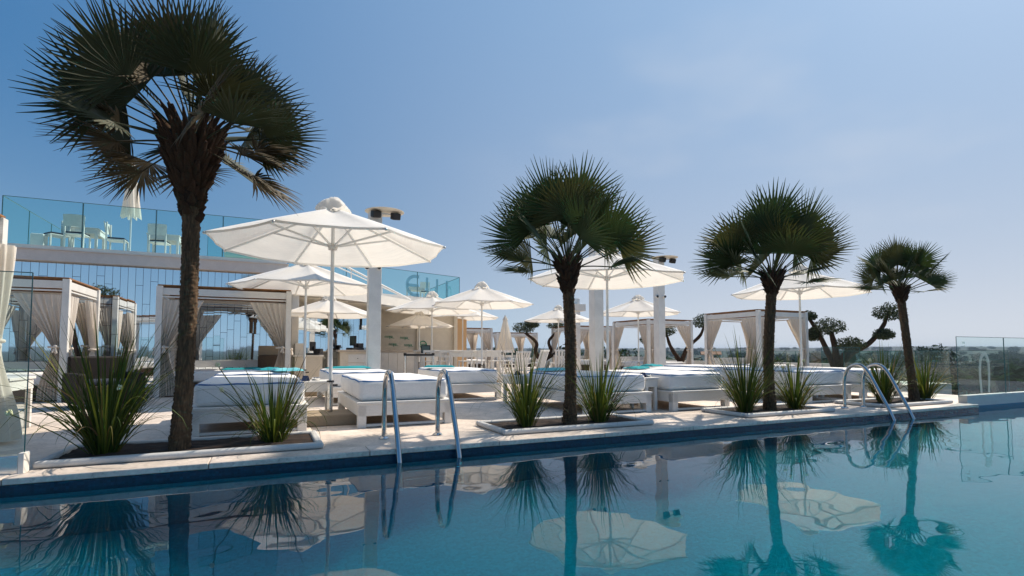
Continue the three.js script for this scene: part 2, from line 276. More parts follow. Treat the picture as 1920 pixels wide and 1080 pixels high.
// bar pavilion under the angled roof
const roofPoly = [[0.5, -16.35], [3.5, -18.9], [5.0, -20.4], [8.4, -24.3], [8.4, -31], [0.5, -31]];
{
  const b = thing('bar_pavilion', 'cream poolside bar with slatted soffit and angled white roof', 'bar building');
  part(b, 'roof', prism(roofPoly, 2.7, 3.02), M.render);
  part(b, 'upper_slab', prism([[0.5, -17.4], [2.7, -21.7], [3.7, -22.5], [8.4, -24.31], [8.4, -31], [0.5, -31]], 3.024, 3.5), M.render);
  for (let i = 0; i < 9; i++) { const a = [0.8 + i * 0.1, -17.2 - i * 0.62], e = Math.min(7.9, 0.8 + i * 0.9); part(b, 'soffit_slat', bar([0.75, 2.66, a[1] - 0.2], [e + 0.6, 2.66, a[1] - 0.2], 0.09, 0.05), M.cream); }
  part(b, 'back_wall', [bx(3.95, 7.4, 0, 2.695, -22.75, -22.5), bx(7.4, 7.55, 0, 2.695, -23.2, -22.3)], M.cream);
  part(b, 'wall_moulding', [bx(3.98, 6.25, 1.82, 1.86, -22.49, -22.46), bx(6.25, 6.30, 0.6, 2.69, -22.495, -22.4)], M.cream);
  part(b, 'side_wall', bx(3.8, 3.95, 0, 2.695, -22.75, -21.2), M.cream); part(b, 'side_wall', bx(7.55, 8.3, 0, 2.695, -23.4, -23.2), M.tan);
  part(b, 'wall', bx(0.5, 3.8, 0, 2.695, -21.25, -21.12), M.joint);
  let c = 0;
  for (let x = 0.52; x < 3.68; x += 0.2, c++) { const cuts = [0, 0.75 + 0.4 * (c % 2), 1.7 + 0.35 * (c % 2), 2.69]; for (let k = 0; k < 3; k++) { const h = cuts[k + 1] - cuts[k], p = part(b, 'mirror_panel', new THREE.BoxGeometry(0.194, h - 0.006, 0.006), M.mirror); p.position.set(x + 0.1, cuts[k] + h / 2, -21.11); p.rotation.set(rr(-0.006, 0.006), rr(-0.006, 0.006), 0); } }
  part(b, 'column', [rbx(0.55, 0.75, 0, 2.695, -16.9, -16.7), rbx(7.95, 8.2, 0, 2.695, -24.3, -24.05)], M.render);
  part(b, 'wall_speaker', rbx(3.42, 3.52, 1.95, 2.55, -19.2, -19.1), M.black);
}
glassRun('upper_balustrade', 'teal glass balustrade with big frosted letters above the bar', [[0.45, -17.5], [2.7, -21.8], [3.7, -22.55], [8.3, -24.25], [8.3, -30.5]], 3.4, 4.62, M.glassTeal, 'balustrade', 2.3, 0.026);
{ // frosted letters, seen from behind, flat on the panes
  const th = Math.atan2(24.25 - 22.55, 8.3 - 3.7), on = (g) => g.map((q) => q.scale(1, 1, 0.02).rotateY(th).translate(3.7, 0, -22.53)), fl = (p, r) => tube(p.map(([a, b]) => [a, b, 0]), r, 36, 6);
  const b2 = (x0, x1, y0, y1) => new THREE.BoxGeometry(x1 - x0, y1 - y0, 0.3).translate((x0 + x1) / 2, (y0 + y1) / 2, 0);
  one('frosted_letter', 'frosted rounded E reversed on the balustrade above the bar', 'letter', on([fl([[2.55, 4.40], [2.25, 4.40], [2.0, 4.26], [1.9, 4.0], [1.98, 3.72], [2.2, 3.58], [2.55, 3.56]], 0.085), b2(1.9, 2.52, 3.92, 4.06)]), M.frost);
  one('frosted_letter', 'frosted U with two tall stems on the balustrade above the bar', 'letter', on([fl([[2.98, 4.42], [2.98, 3.95], [3.0, 3.74], [3.15, 3.57], [3.36, 3.57], [3.52, 3.74], [3.55, 3.95], [3.55, 4.40]], 0.07)]), M.frost);
  one('frosted_letter', 'single frosted upright bar at the glass corner above the bar', 'letter', on([b2(4.06, 4.2, 3.5, 4.38)]), M.frost);
  one('frosted_letter', 'frosted n arch on the side pane of the upper balustrade', 'letter', [fl([[0, 3.5], [0, 4.05], [0.1, 4.25], [0.35, 4.32], [0.6, 4.25], [0.7, 4.05], [0.7, 3.5]], 0.075).scale(1, 1, 0.02).rotateY(Math.PI / 2).translate(8.31, 0, -25.6)], M.frost);
}
{
  const t = thing('stair_handrail', 'pair of white sloping handrails beside the bar roof', 'handrail');
  const A = [1.35, 4.35, -18.6], B = [5.0, 3.06, -20.55];
  part(t, 'rail', rod(A, B, 0.035), M.white); part(t, 'rail', rod([A[0], A[1] - 0.2, A[2]], [B[0], B[1] - 0.02, B[2] + 0.02], 0.02), M.white);
  for (const k of [0.0, 0.33, 0.66]) part(t, 'post', rod([lerp(A[0], B[0], k), 3.02, lerp(A[2], B[2], k)], [lerp(A[0], B[0], k), lerp(A[1], B[1], k), lerp(A[2], B[2], k)], 0.022), M.white);
}
// printed bar logos
const fontB = await new FontLoader().loadAsync('fonts/droid/droid_sans_bold.typeface.json');
const fontR = await new FontLoader().loadAsync('fonts/droid/droid_sans_regular.typeface.json');
const txt = (s, size, f = fontB) => { const g = new TextGeometry(s, { font: f, size, depth: 0.008, curveSegments: 4 }); g.computeBoundingBox(); g.translate(-g.boundingBox.max.x / 2, 0, 0); return g; };
{
  const g = geoOf([txt('noo', 0.15, fontR).translate(-0.1, 0, 0), txt('ya', 0.16).translate(0.16, -0.01, 0), new THREE.BoxGeometry(0.12, 0.02, 0.008).translate(0.34, -0.015, 0.004)]).scale(0.6, 0.75, 1);
  const spots = [[4.55, 1.60, 'upper row, next to the white pillar'], [5.2, 1.56, 'upper row, away from the white pillar'], [4.72, 1.28, 'lower row, next to the white pillar'], [5.38, 1.25, 'lower row, away from the white pillar']];
  for (const [x, y, w] of spots) { const o = one('wall_logo', 'green bar logo lettering on the cream wall, ' + w, 'logo', g, M.green, 'green logos on the bar wall'); o.position.set(x, y, -22.495); }
  const r = thing('round_logo', 'round green logo on the cream wall beside the bar', 'logo', [6.02, 1.32, -22.385]);
  part(r, 'panel', bx(-0.28, 0.24, -1.3, 1.37, -0.1, -0.012), M.cream); part(r, 'ring', new THREE.TorusGeometry(0.15, 0.02, 8, 32), M.green); part(r, 'lettering', txt('noya', 0.085).translate(0, -0.03, 0), M.green);
}
// bar counters and things on them
{
  const t = thing('bar_counter', 'long white bar counter with marble top beneath the pavilion roof', 'bar counter');
  part(t, 'front_panel', [bx(2.05, 3.0, 0, 1.0, -18.3, -17.75), bx(3.0, 6.0, 0, 1.0, -20.95, -20.5)], M.cream);
  part(t, 'countertop', [rbx(1.98, 3.05, 1.0, 1.07, -18.35, -17.68), rbx(3.0, 6.05, 1.0, 1.07, -21, -20.42)], M.marble);
  const d = part(t, 'drawer', rbx(2.3, 2.95, 0.66, 0.92, -17.76, -17.73, 0.006), M.white); part(d, 'knob', new THREE.SphereGeometry(0.015, 8, 6).translate(2.6, 0.79, -17.72), M.black);
  const c = part(t, 'cabinet_door', rbx(2.3, 2.95, 0.1, 0.64, -17.76, -17.73, 0.006), M.white); part(c, 'knob', new THREE.SphereGeometry(0.015, 8, 6).translate(2.85, 0.5, -17.72), M.black);
  for (let x = 3.1; x < 5.95; x += 0.35) part(t, 'front_board', rbx(x, x + 0.34, 0.02, 0.98, -20.5, -20.48, 0.005), M.white);
}
{
  const t = thing('service_counter', 'small grey-white service counter beside the mirrored cabana', 'counter', [1.1, 0, -16.6]);
  part(t, 'body', bx(-0.45, 0.3, 0, 0.86, -0.25, 0.25), M.cream); part(t, 'top', rbx(-0.5, 0.33, 0.86, 0.91, -0.28, 0.29), M.render); part(t, 'shelf_box', rbx(-0.45, -0.15, 0.91, 1.25, -0.25, 0.1), M.render);
}
function till(label, pos, turn, s = 1) {
  const t = thing('cash_register', label, 'cash register', pos, turn);
  part(t, 'base', rbx(-0.22 * s, 0.22 * s, 0, 0.07 * s, -0.2 * s, 0.2 * s), M.black);
  part(t, 'printer', rbx(0.05 * s, 0.24 * s, 0.07 * s, 0.22 * s, -0.14 * s, 0.12 * s), M.black);
  const st = part(t, 'stand', bar([0.0, 0.05 * s, 0], [-0.04 * s, 0.3 * s, 0], 0.08 * s, 0.05 * s), M.black);
  const sc = part(t, 'monitor', rbx(-0.1 * s, -0.05 * s, 0.14 * s, 0.46 * s, -0.19 * s, 0.19 * s), M.black); part(sc, 'screen', bx(-0.105 * s, -0.102 * s, 0.17 * s, 0.43 * s, -0.17 * s, 0.17 * s), M.screen);
  return t;
}
till('black cash register with screen on the marble bar counter', [2.55, 1.07, -18.0], 0.35);
till('black cash register on the small service counter', [1.2, 0.91, -16.55], -0.5, 0.85);
{
  const t = thing('belt_barrier', 'black belt barrier between two steel posts before the bar', 'barrier', [4.0, 0, -15.3]);
  for (const x of [-0.42, 0.42]) { const p = part(t, 'post', [rod([x, 0.03, 0], [x, 0.92, 0], 0.032, 0.032, 14)], M.brushed); part(p, 'foot', new THREE.CylinderGeometry(0.17, 0.18, 0.03, 24).translate(x, 0.015, 0), M.brushed); part(p, 'cap', new THREE.CylinderGeometry(0.045, 0.045, 0.08, 16).translate(x, 0.93, 0), M.black); }
  part(t, 'belt', bx(-0.4, 0.4, 0.885, 0.945, -0.004, 0.004), M.black);
}
{ // small tablet stand and tap behind the barrier
  const t = thing('menu_stand', 'small menu screen on a stand before the bar front', 'menu stand', [4.55, 0, -16.6], -0.25);
  part(t, 'pole', [rod([0, 0.02, 0], [0, 0.98, 0], 0.02), new THREE.CylinderGeometry(0.15, 0.16, 0.02, 20).translate(0, 0.01, 0)], M.amber); part(t, 'frame', rbx(-0.15, 0.15, 0.96, 1.22, -0.02, 0.02), M.black); part(t, 'panel', bx(-0.12, 0.12, 0.99, 1.19, 0.021, 0.024), M.screen);
}

// ---------------------------------------------------------------- builders of the repeated things
function umbrellaGeo(R, yEdge, yApex) {
  const n = 8, G = {};
  const ang = (k) => k * Math.PI * 2 / n;
  const rEdge = (f) => { const a = (f - Math.floor(f) - 0.5) * Math.PI * 2 / n; return R * Math.cos(Math.PI / n) / Math.cos(a); };
  const prof = (t) => yApex - (yApex - yEdge) * (0.92 * t + 0.08 * t * t);
  G.canopy = gridGeo(8 * 8, 10, (u, v) => {
    const f = u * n, a = ang(f), s = 0.5 - Math.abs(f - Math.floor(f) - 0.5), t = lerp(0.13, 1, v), sag = 0.055 * Math.sin(Math.PI * clamp(s, 0, 0.5)) * Math.sin(Math.PI * Math.min(1, 0.15 + t * 0.72)), r = rEdge(f) * t * (1 - 0.012 * v * Math.sin(Math.PI * 2 * s));
    return [r * Math.cos(a), prof(t) - sag, r * Math.sin(a)];
  });
  G.hem = gridGeo(8 * 8, 1, (u, v) => { const f = u * n, a = ang(f), s = 0.5 - Math.abs(f - Math.floor(f) - 0.5), r = rEdge(f) * (1 - 0.012 * Math.sin(Math.PI * 2 * s)); return [r * Math.cos(a), prof(1) - 0.055 * Math.sin(Math.PI * s) * Math.sin(Math.PI * 0.87) - 0.03 * v, r * Math.sin(a)]; });
  G.cap = gridGeo(48, 8, (u, v) => {
    const a = u * Math.PI * 2, lobe = Math.pow(Math.abs(Math.cos(2 * a + 0.4)), 0.6), r = (0.05 + 0.19 * v) * (R / 1.62) * (1 + 0.10 * Math.cos(4 * a) * v + 0.03 * noise3.noise(Math.cos(a) * 4, v * 5, Math.sin(a) * 4)), y = yApex - 0.06 + 0.20 * (1 - 0.5 * v - 0.5 * v * v * v) + (0.08 * lobe - 0.05) * v * v + 0.03 * noise3.noise(Math.cos(a) * 4, v * 4, Math.sin(a) * 4 + R) + 0.012 * Math.sin(12 * a + 3 * v) * v;
    return [r * Math.cos(a), y, r * Math.sin(a)];
  });
  G.rib = bar([0.05, prof(0.05) - 0.035, 0], [R * 1.005, prof(1) - 0.022, 0], 0.03, 0.022);
  const rs = R * 0.56; G.strut = bar([0.06, yEdge + 0.02, 0], [rs, prof(0.56) - 0.035, 0], 0.02, 0.026);
  G.tip = new THREE.SphereGeometry(0.02, 8, 6).translate(R * 1.005, prof(1) - 0.022, 0);
  G.hub = new THREE.CylinderGeometry(0.075, 0.06, 0.09, 16).translate(0, yEdge + 0.01, 0);
  G.pole = rod([0, 0.5, 0], [0, yApex - 0.02, 0], 0.026, 0.026, 14);
  return G;
}
const UG = umbrellaGeo(1.62, 2.5, 3.08), UGs = umbrellaGeo(1.3, 2.0, 2.5);
function umbrella(label, pos, turn, G = UG, sc = 1, based = true) {
  const t = thing('parasol', label, 'parasol', pos, turn, 'open white parasols around the pool'); t.scale.setScalar(sc);
  const c = part(t, 'canopy', G.canopy, M.canopy); part(c, 'hem', G.hem, M.canopy);
  part(t, 'vent_cap', G.cap, M.canopy); part(t, 'pole', G.pole, M.alu); part(t, 'hub', G.hub, M.white);
  for (let k = 0; k < 8; k++) { const r = part(t, 'rib', G.rib, M.alu); r.rotation.y = -k * Math.PI / 4; const s = part(r, 'strut', G.strut, M.alu); part(r, 'rib_tip', G.tip, M.alu); }
  part(t, 'sleeve', rod([0, based ? 0.15 : 0, 0], [0, 0.58, 0], 0.036, 0.036, 16), M.steel); part(t, 'collar', [new THREE.CylinderGeometry(0.05, 0.05, 0.025, 16).translate(0, 0.585, 0), rod([0.03, 0.53, 0], [0.1, 0.53, 0.01], 0.014)], M.black);
  const b = part(t, 'base_block', based ? rbx(-0.5, 0.42, 0, 0.15, -0.36, 0.36, 0.02) : rbx(-0.3, 0.3, 0, 0.06, -0.3, 0.3, 0.02), M.timber); b.rotation.y = -turn;
  return t;
}
function closedUmbrella(label, pos, hTop, lenC, r) {
  const t = thing('closed_parasol', label, 'closed parasol', pos, 0.4, 'folded white parasols');
  const yb = hTop - lenC;
  part(t, 'canopy', gridGeo(64, 16, (u, v) => { const a = u * Math.PI * 2, f = 1 + 0.22 * Math.sin(8 * a + 2 * v) * (0.3 + v), rr_ = (0.06 + (r - 0.06) * Math.pow(v, 0.9)) * f; return [rr_ * Math.cos(a), hTop - lenC * v - 0.04 * v * Math.cos(8 * a), rr_ * Math.sin(a)]; }), M.canopy);
  part(t, 'vent_cap', gridGeo(24, 6, (u, v) => { const a = u * Math.PI * 2, q = 0.1 * (0.3 + v) * (1 + 0.12 * Math.cos(5 * a)); return [q * Math.cos(a), hTop + 0.07 - 0.2 * v, q * Math.sin(a)]; }), M.canopy);
  part(t, 'pole', rod([0, 0.02, 0], [0, hTop + 0.12, 0], 0.024), M.alu); part(t, 'base_plate', rbx(-0.3, 0.3, 0, 0.05, -0.3, 0.3, 0.015), M.render);
  return t;
}
// mattress: a soft block with piped upper edge
function softBox(w, h, d, r, bulge) {
  const g = new RoundedBoxGeometry(w, h, d, 7, r), p = g.attributes.position;
  for (let i = 0; i < p.count; i++) { const x = p.getX(i), y = p.getY(i), z = p.getZ(i); const cx = 1 - Math.pow(Math.abs(2 * x / w), 3), cz = 1 - Math.pow(Math.abs(2 * z / d), 3), cy = 1 - Math.pow(Math.abs(2 * y / h), 2); p.setXYZ(i, x * (1 + bulge * 0.02 * cy), y + (y > 0 ? bulge * 0.02 * cx * cz : 0) + 0.006 * noise3.noise(x * 4, y * 4, z * 4), z * (1 + bulge * 0.015 * cy)); }
  g.computeVertexNormals(); return g;
}
const bedG = {}; { const w = 1.22, d = 2.05, h = 0.29;
  bedG.mat = wuv(softBox(w, h, d, 0.07, 1)).translate(0, 0.34 + h / 2, 0);
  const q = 0.045, X = w / 2 - 0.012, Z = d / 2 - 0.012, y = 0.34 + h - 0.028, pts = []; for (const [a, b] of [[X - q, Z], [X, Z - q], [X, -Z + q], [X - q, -Z], [-X + q, -Z], [-X, -Z + q], [-X, Z - q], [-X + q, Z]]) pts.push([a, b]);
  const full = []; for (let i = 0; i < 8; i++) { const A = pts[i], B = pts[(i + 1) % 8], n = i % 2 ? 12 : 2; for (let k = 0; k < n; k++) { const t = k / n; full.push([lerp(A[0], B[0], t), y + 0.006 * Math.sin(i * 3 + k * 1.3), lerp(A[1], B[1], t)]); } }
  bedG.pipe = new THREE.TubeGeometry(new THREE.CatmullRomCurve3(full.map((p) => V(...p)), true), 120, 0.011, 6, true);
  bedG.top = rbx(-0.66, 0.66, 0.305, 0.338, -1.14, 1.14, 0.006);
  bedG.rail = [rbx(-0.645, 0.645, 0.155, 0.304, 1.10, 1.13, 0.004), rbx(-0.645, 0.645, 0.155, 0.304, -1.13, -1.10, 0.004), rbx(-0.645, -0.615, 0.155, 0.304, -1.10, 1.10, 0.004), rbx(0.615, 0.645, 0.155, 0.304, -1.10, 1.10, 0.004)];
  bedG.leg = rbx(-0.055, 0.055, 0, 0.30, -0.055, 0.055, 0.006);
  bedG.foot = [rbx(-0.56, 0.56, 0.012, 0.045, 1.04, 1.11, 0.004)];
  bedG.slats = bx(-0.6, 0.6, 0.28, 0.30, -1.08, 1.08);
}
for (const k of ['rail', 'foot']) bedG[k] = bedG[k].map((g) => g);
function daybed(label, x, zFront, turn = 0) {     // x = middle, zFront = edge that faces the pool
  const t = thing('daybed', label, 'daybed', [x, 0, zFront - 1.14], turn, 'white daybeds on the deck');
  const m = part(t, 'mattress', bedG.mat, M.mattress); part(m, 'piping', bedG.pipe, M.piping);
  part(t, 'frame_top', bedG.top, M.white);
  for (const g of bedG.rail) part(t, 'frame_rail', g, M.white);
  for (const [a, b] of [[-0.59, 1.075], [0.59, 1.075], [-0.59, -1.075], [0.59, -1.075]]) part(t, 'leg', bedG.leg, M.white).position.set(a, 0, b);
  part(t, 'stretcher', bedG.foot[0], M.white); part(t, 'slat_base', bedG.slats, M.timber);
  return t;
}
function towel(label, pos, turn, w = 0.62, d = 0.42, mat = M.towel) {
  const sd = pos[0] * 3.1 + pos[2];
  const f = (u, v, top) => { const x = (u - 0.5) * w, z = (v - 0.5) * d, e = Math.min(u, 1 - u, v, 1 - v), hh = 0.05 * Math.pow(clamp(e * 9, 0, 1), 0.5) * (0.75 + 0.5 * noise3.noise(u * 3 + sd, v * 3, 1)); return [x, top ? 0.004 + hh : 0.002, z]; };
  const t = one('beach_towel', label, 'towel', [gridGeo(22, 16, (u, v) => f(u, v, 1), true), gridGeo(2, 2, (u, v) => f(u, v, 0))], mat, 'turquoise folded towels'); t.position.set(...pos); t.rotation.y = turn; return t;
}
function sideTable(label, pos, w = 0.5, d = 0.5, h = 0.56, turn = 0) {
  const t = thing('side_table', label, 'side table', pos, turn, 'white square side tables');
  part(t, 'table_top', rbx(-w / 2, w / 2, h - 0.035, h, -d / 2, d / 2, 0.006), M.white);
  const a = w / 2 - 0.02, b = d / 2 - 0.02;
  part(t, 'apron', [bx(-a, a, h - 0.16, h - 0.036, b - 0.025, b), bx(-a, a, h - 0.16, h - 0.036, -b, -b + 0.025), bx(-a, -a + 0.025, h - 0.16, h - 0.036, -b + 0.025, b - 0.025), bx(a - 0.025, a, h - 0.16, h - 0.036, -b + 0.025, b - 0.025)], M.white);
  for (const [p, q] of [[-1, -1], [1, -1], [-1, 1], [1, 1]]) part(t, 'leg', rbx(-0.03, 0.03, 0, h - 0.036, -0.03, 0.03, 0.005), M.white).position.set(p * (a - 0.034), 0, q * (b - 0.034));
  return t;
}
function ashtray(label, pos) { const t = one('ashtray', label, 'ashtray', new THREE.LatheGeometry([[0.0, 0.006], [0.05, 0.006], [0.055, 0.045], [0.062, 0.045], [0.06, 0.0], [0.0, 0.0]].map((p) => new THREE.Vector2(...p)), 20), M.brushed, 'metal ashtrays on side tables'); t.position.set(...pos); }
function tent(label, pos, turn) { const t = one('table_card', label, 'table card', [bar([-0.045, 0, 0], [0, 0.08, 0], 0.09, 0.004), bar([0.045, 0, 0], [0, 0.08, 0], 0.09, 0.004)], M.navy, 'navy table cards'); t.position.set(...pos); t.rotation.y = turn; }

// curtains: gathered cloth tied back to a post. Runs along +x from the post, front towards +z
function curtainGeo(W, top, tie, sd) {
  const w = (v) => { const y = v; return y < tie ? lerp(W, 0.13, Math.pow(sstep(0, 1, y / tie) * 0.45 + 0.55 * y / tie, 0.9)) : lerp(0.13, 0.36, sstep(0, 1, (y - tie) / (1 - tie) * 1.15)); };
  const amp = (v) => 0.022 + 0.03 * (v < tie ? v / tie : 1 - 0.5 * (v - tie) / (1 - tie));
  return gridGeo(72, 34, (u, v) => {
    const fold = Math.sin(u * Math.PI * 2 * 6.5 + sd) + 0.45 * Math.sin(u * Math.PI * 2 * 11.3 + sd * 2.1 + v * 1.5), pin = 1 - 0.75 * Math.exp(-Math.pow((v - tie) / 0.03, 2));
    const sway = 0.03 * Math.sin(v * 5 + sd) * (v > tie ? 1 : 0.3);
    return [0.03 + u * w(v) + sway * u, top * (1 - v) + 0.035 * v - 0.05 * Math.sin(Math.PI * u) * (v < tie ? v : 0), amp(v) * pin * fold];
  });
}
const curtG = [curtainGeo(0.78, 2.16, 0.5, 0.4), curtainGeo(0.66, 2.16, 0.52, 2.1), curtainGeo(0.5, 2.16, 0.48, 4.0)];
const knotG = geoOf([new THREE.TorusGeometry(0.085, 0.022, 8, 20).rotateX(Math.PI / 2).scale(1.15, 1, 0.8), new THREE.SphereGeometry(0.035, 10, 8).translate(-0.03, 0.01, 0.085), rod([-0.03, 0, 0.085], [-0.05, -0.13, 0.1], 0.016, 0.022, 6), rod([-0.03, 0, 0.085], [0.01, -0.11, 0.11], 0.016, 0.022, 6)]);
function cabana(label, x0, zFront, w, d, o = {}) {    // x0 = lower-x side, zFront = pool side
  const h = o.h || 2.42, t = thing('cabana', label, 'cabana', [x0 + w / 2, 0, zFront - d / 2], 0, 'white curtained cabanas'), a = w / 2 - 0.06, b = d / 2 - 0.06;
  for (const [p, q] of [[-1, 1], [1, 1], [-1, -1], [1, -1]]) part(t, 'post', rbx(-0.06, 0.06, 0, h + 0.02, -0.06, 0.06, 0.006), M.white).position.set(p * a, 0, q * b);
  const e = 0.06, yb = h - 0.2;
  for (const q of [-1, 1]) { part(t, 'beam', rbx(-a + e, a - e, yb + 0.03, h - 0.015, q * b - 0.022, q * b + 0.022, 0.005), M.white); part(t, 'curtain_rail', bx(-a + e, a - e, yb - 0.03, yb, q * b - 0.02, q * b + 0.02), M.white); }
  for (const p of [-1, 1]) { part(t, 'beam', rbx(p * a - 0.022, p * a + 0.022, yb + 0.03, h - 0.015, -b + e, b - e, 0.005), M.white); part(t, 'curtain_rail', bx(p * a - 0.02, p * a + 0.02, yb - 0.03, yb, -b + e, b - e), M.white); }
  const rf = part(t, 'reed_roof', bx(-w / 2 + 0.02, w / 2 - 0.02, h + 0.0, h + 0.03, -d / 2 + 0.02, d / 2 - 0.02).translate(0, 0.022, 0), M.reed);
  for (let k = 0; k < 5; k++) part(t, 'rafter', bx(-a + 0.03, a - 0.03, h - 0.1, h - 0.02, -0.02, 0.02), M.reed).position.z = lerp(-b + 0.25, b - 0.25, k / 4);
  // curtains: [post x sign, post z sign, along 'x' or 'z', geometry]
  const cs = o.curtains || [[-1, 1, 'x', 0], [1, 1, 'x', 0], [-1, 1, 'z', 1], [1, 1, 'z', 1], [-1, -1, 'x', 2], [1, -1, 'x', 2], [-1, -1, 'z', 1], [1, -1, 'z', 1]];
  for (const [p, q, ax, k] of cs) {
    const c = part(t, 'curtain', curtG[k], M.curtain), kn = part(c, 'tie', knotG, M.curtain); kn.position.set(0.11, 2.16 * (1 - [0.5, 0.52, 0.48][k]) + 0.02, 0);
    c.position.set(p * a, 0, q * b);
    if (ax === 'x') { c.scale.x = -p; c.position.x = p * (a - 0.04); c.scale.z = q; } else { c.rotation.y = q > 0 ? Math.PI / 2 : -Math.PI / 2; c.position.z = q * (b - 0.04); c.scale.z = p * q; }
  }
  if (o.bed !== false) {
    part(t, 'platform', rbx(-a + 0.12, a - 0.12, 0.0, 0.3, -b + 0.08, b - 0.2, 0.01), M.wicker);
    const mt = part(t, 'mattress', wuv(softBox(w - 0.55, 0.26, d - 0.5, 0.06, 1)).translate(0, 0.43, -0.06), M.mattress);
    part(t, 'back_rail', [rbx(-a + 0.07, a - 0.07, 0.60, 0.78, -b - 0.02, -b + 0.02, 0.005), rbx(-a + 0.07, a - 0.07, 0.40, 0.54, -b - 0.02, -b + 0.02, 0.005)], M.white);
  }
  return t;
}

// ---------------------------------------------------------------- palms, grasses, olive trees
function frondGeo(sd, R, Lp, droop) {
  const old = seed; seed = sd * 7919 + 13;
  const pos = [], idx = [], nSeg = 30, span = rad(rr(165, 205)), tilt = rr(-0.28, 0.08);
  for (let i = 0; i < nSeg; i++) {
    const f = (i + 0.5) / nSeg - 0.5, a = f * span, da = span / nSeg, L = R * (0.80 + 0.20 * Math.cos(a * 0.8)) * rr(0.90, 1.05), bend = rr(-0.05, 0.05), dr = droop * rr(0.5, 1.6), st = [0.02, 0.25, 0.52, 0.68, 0.84, 1.0], b0 = pos.length / 3;
    st.forEach((s, k) => {
      const r = s * L, hw = s <= 0.52 ? r * Math.tan(da / 2) * 1.03 : lerp(0.52 * L * Math.tan(da / 2) * 0.9, 0.0014, Math.pow((s - 0.52) / 0.48, 1.1));
      const ang = a + bend * s * s, y = -dr * R * Math.pow(s, 2.4) + 0.10 * R * Math.abs(f) * 2 * s * 0.9 + tilt * 0, cx = Math.sin(ang) * r, cz = Math.cos(ang) * r, px = Math.cos(ang) * hw, pz = -Math.sin(ang) * hw;
      pos.push(cx - px, y, cz - pz, cx, y + hw * 0.75, cz, cx + px, y, cz + pz);
      if (k) { const p0 = b0 + (k - 1) * 3, q0 = b0 + k * 3; for (const e of [0, 1]) idx.push(p0 + e, q0 + e, p0 + e + 1, p0 + e + 1, q0 + e, q0 + e + 1); }
    });
  }
  const g = new THREE.BufferGeometry(); g.setAttribute('position', new THREE.Float32BufferAttribute(pos, 3)); g.setAttribute('uv', new THREE.Float32BufferAttribute(new Float32Array(pos.length / 3 * 2), 2)); g.setIndex(idx); g.computeVertexNormals();
  const blade = g.toNonIndexed(); blade.rotateX(tilt); blade.translate(0, 0, Lp);
  const pet = tube([[0, 0, -0.05], [0, 0.02, Lp * 0.5], [0, 0, Lp + 0.02]], 0.009, 8, 5).toNonIndexed();
  seed = old; return mergeGeometries([blade, pet]);
}
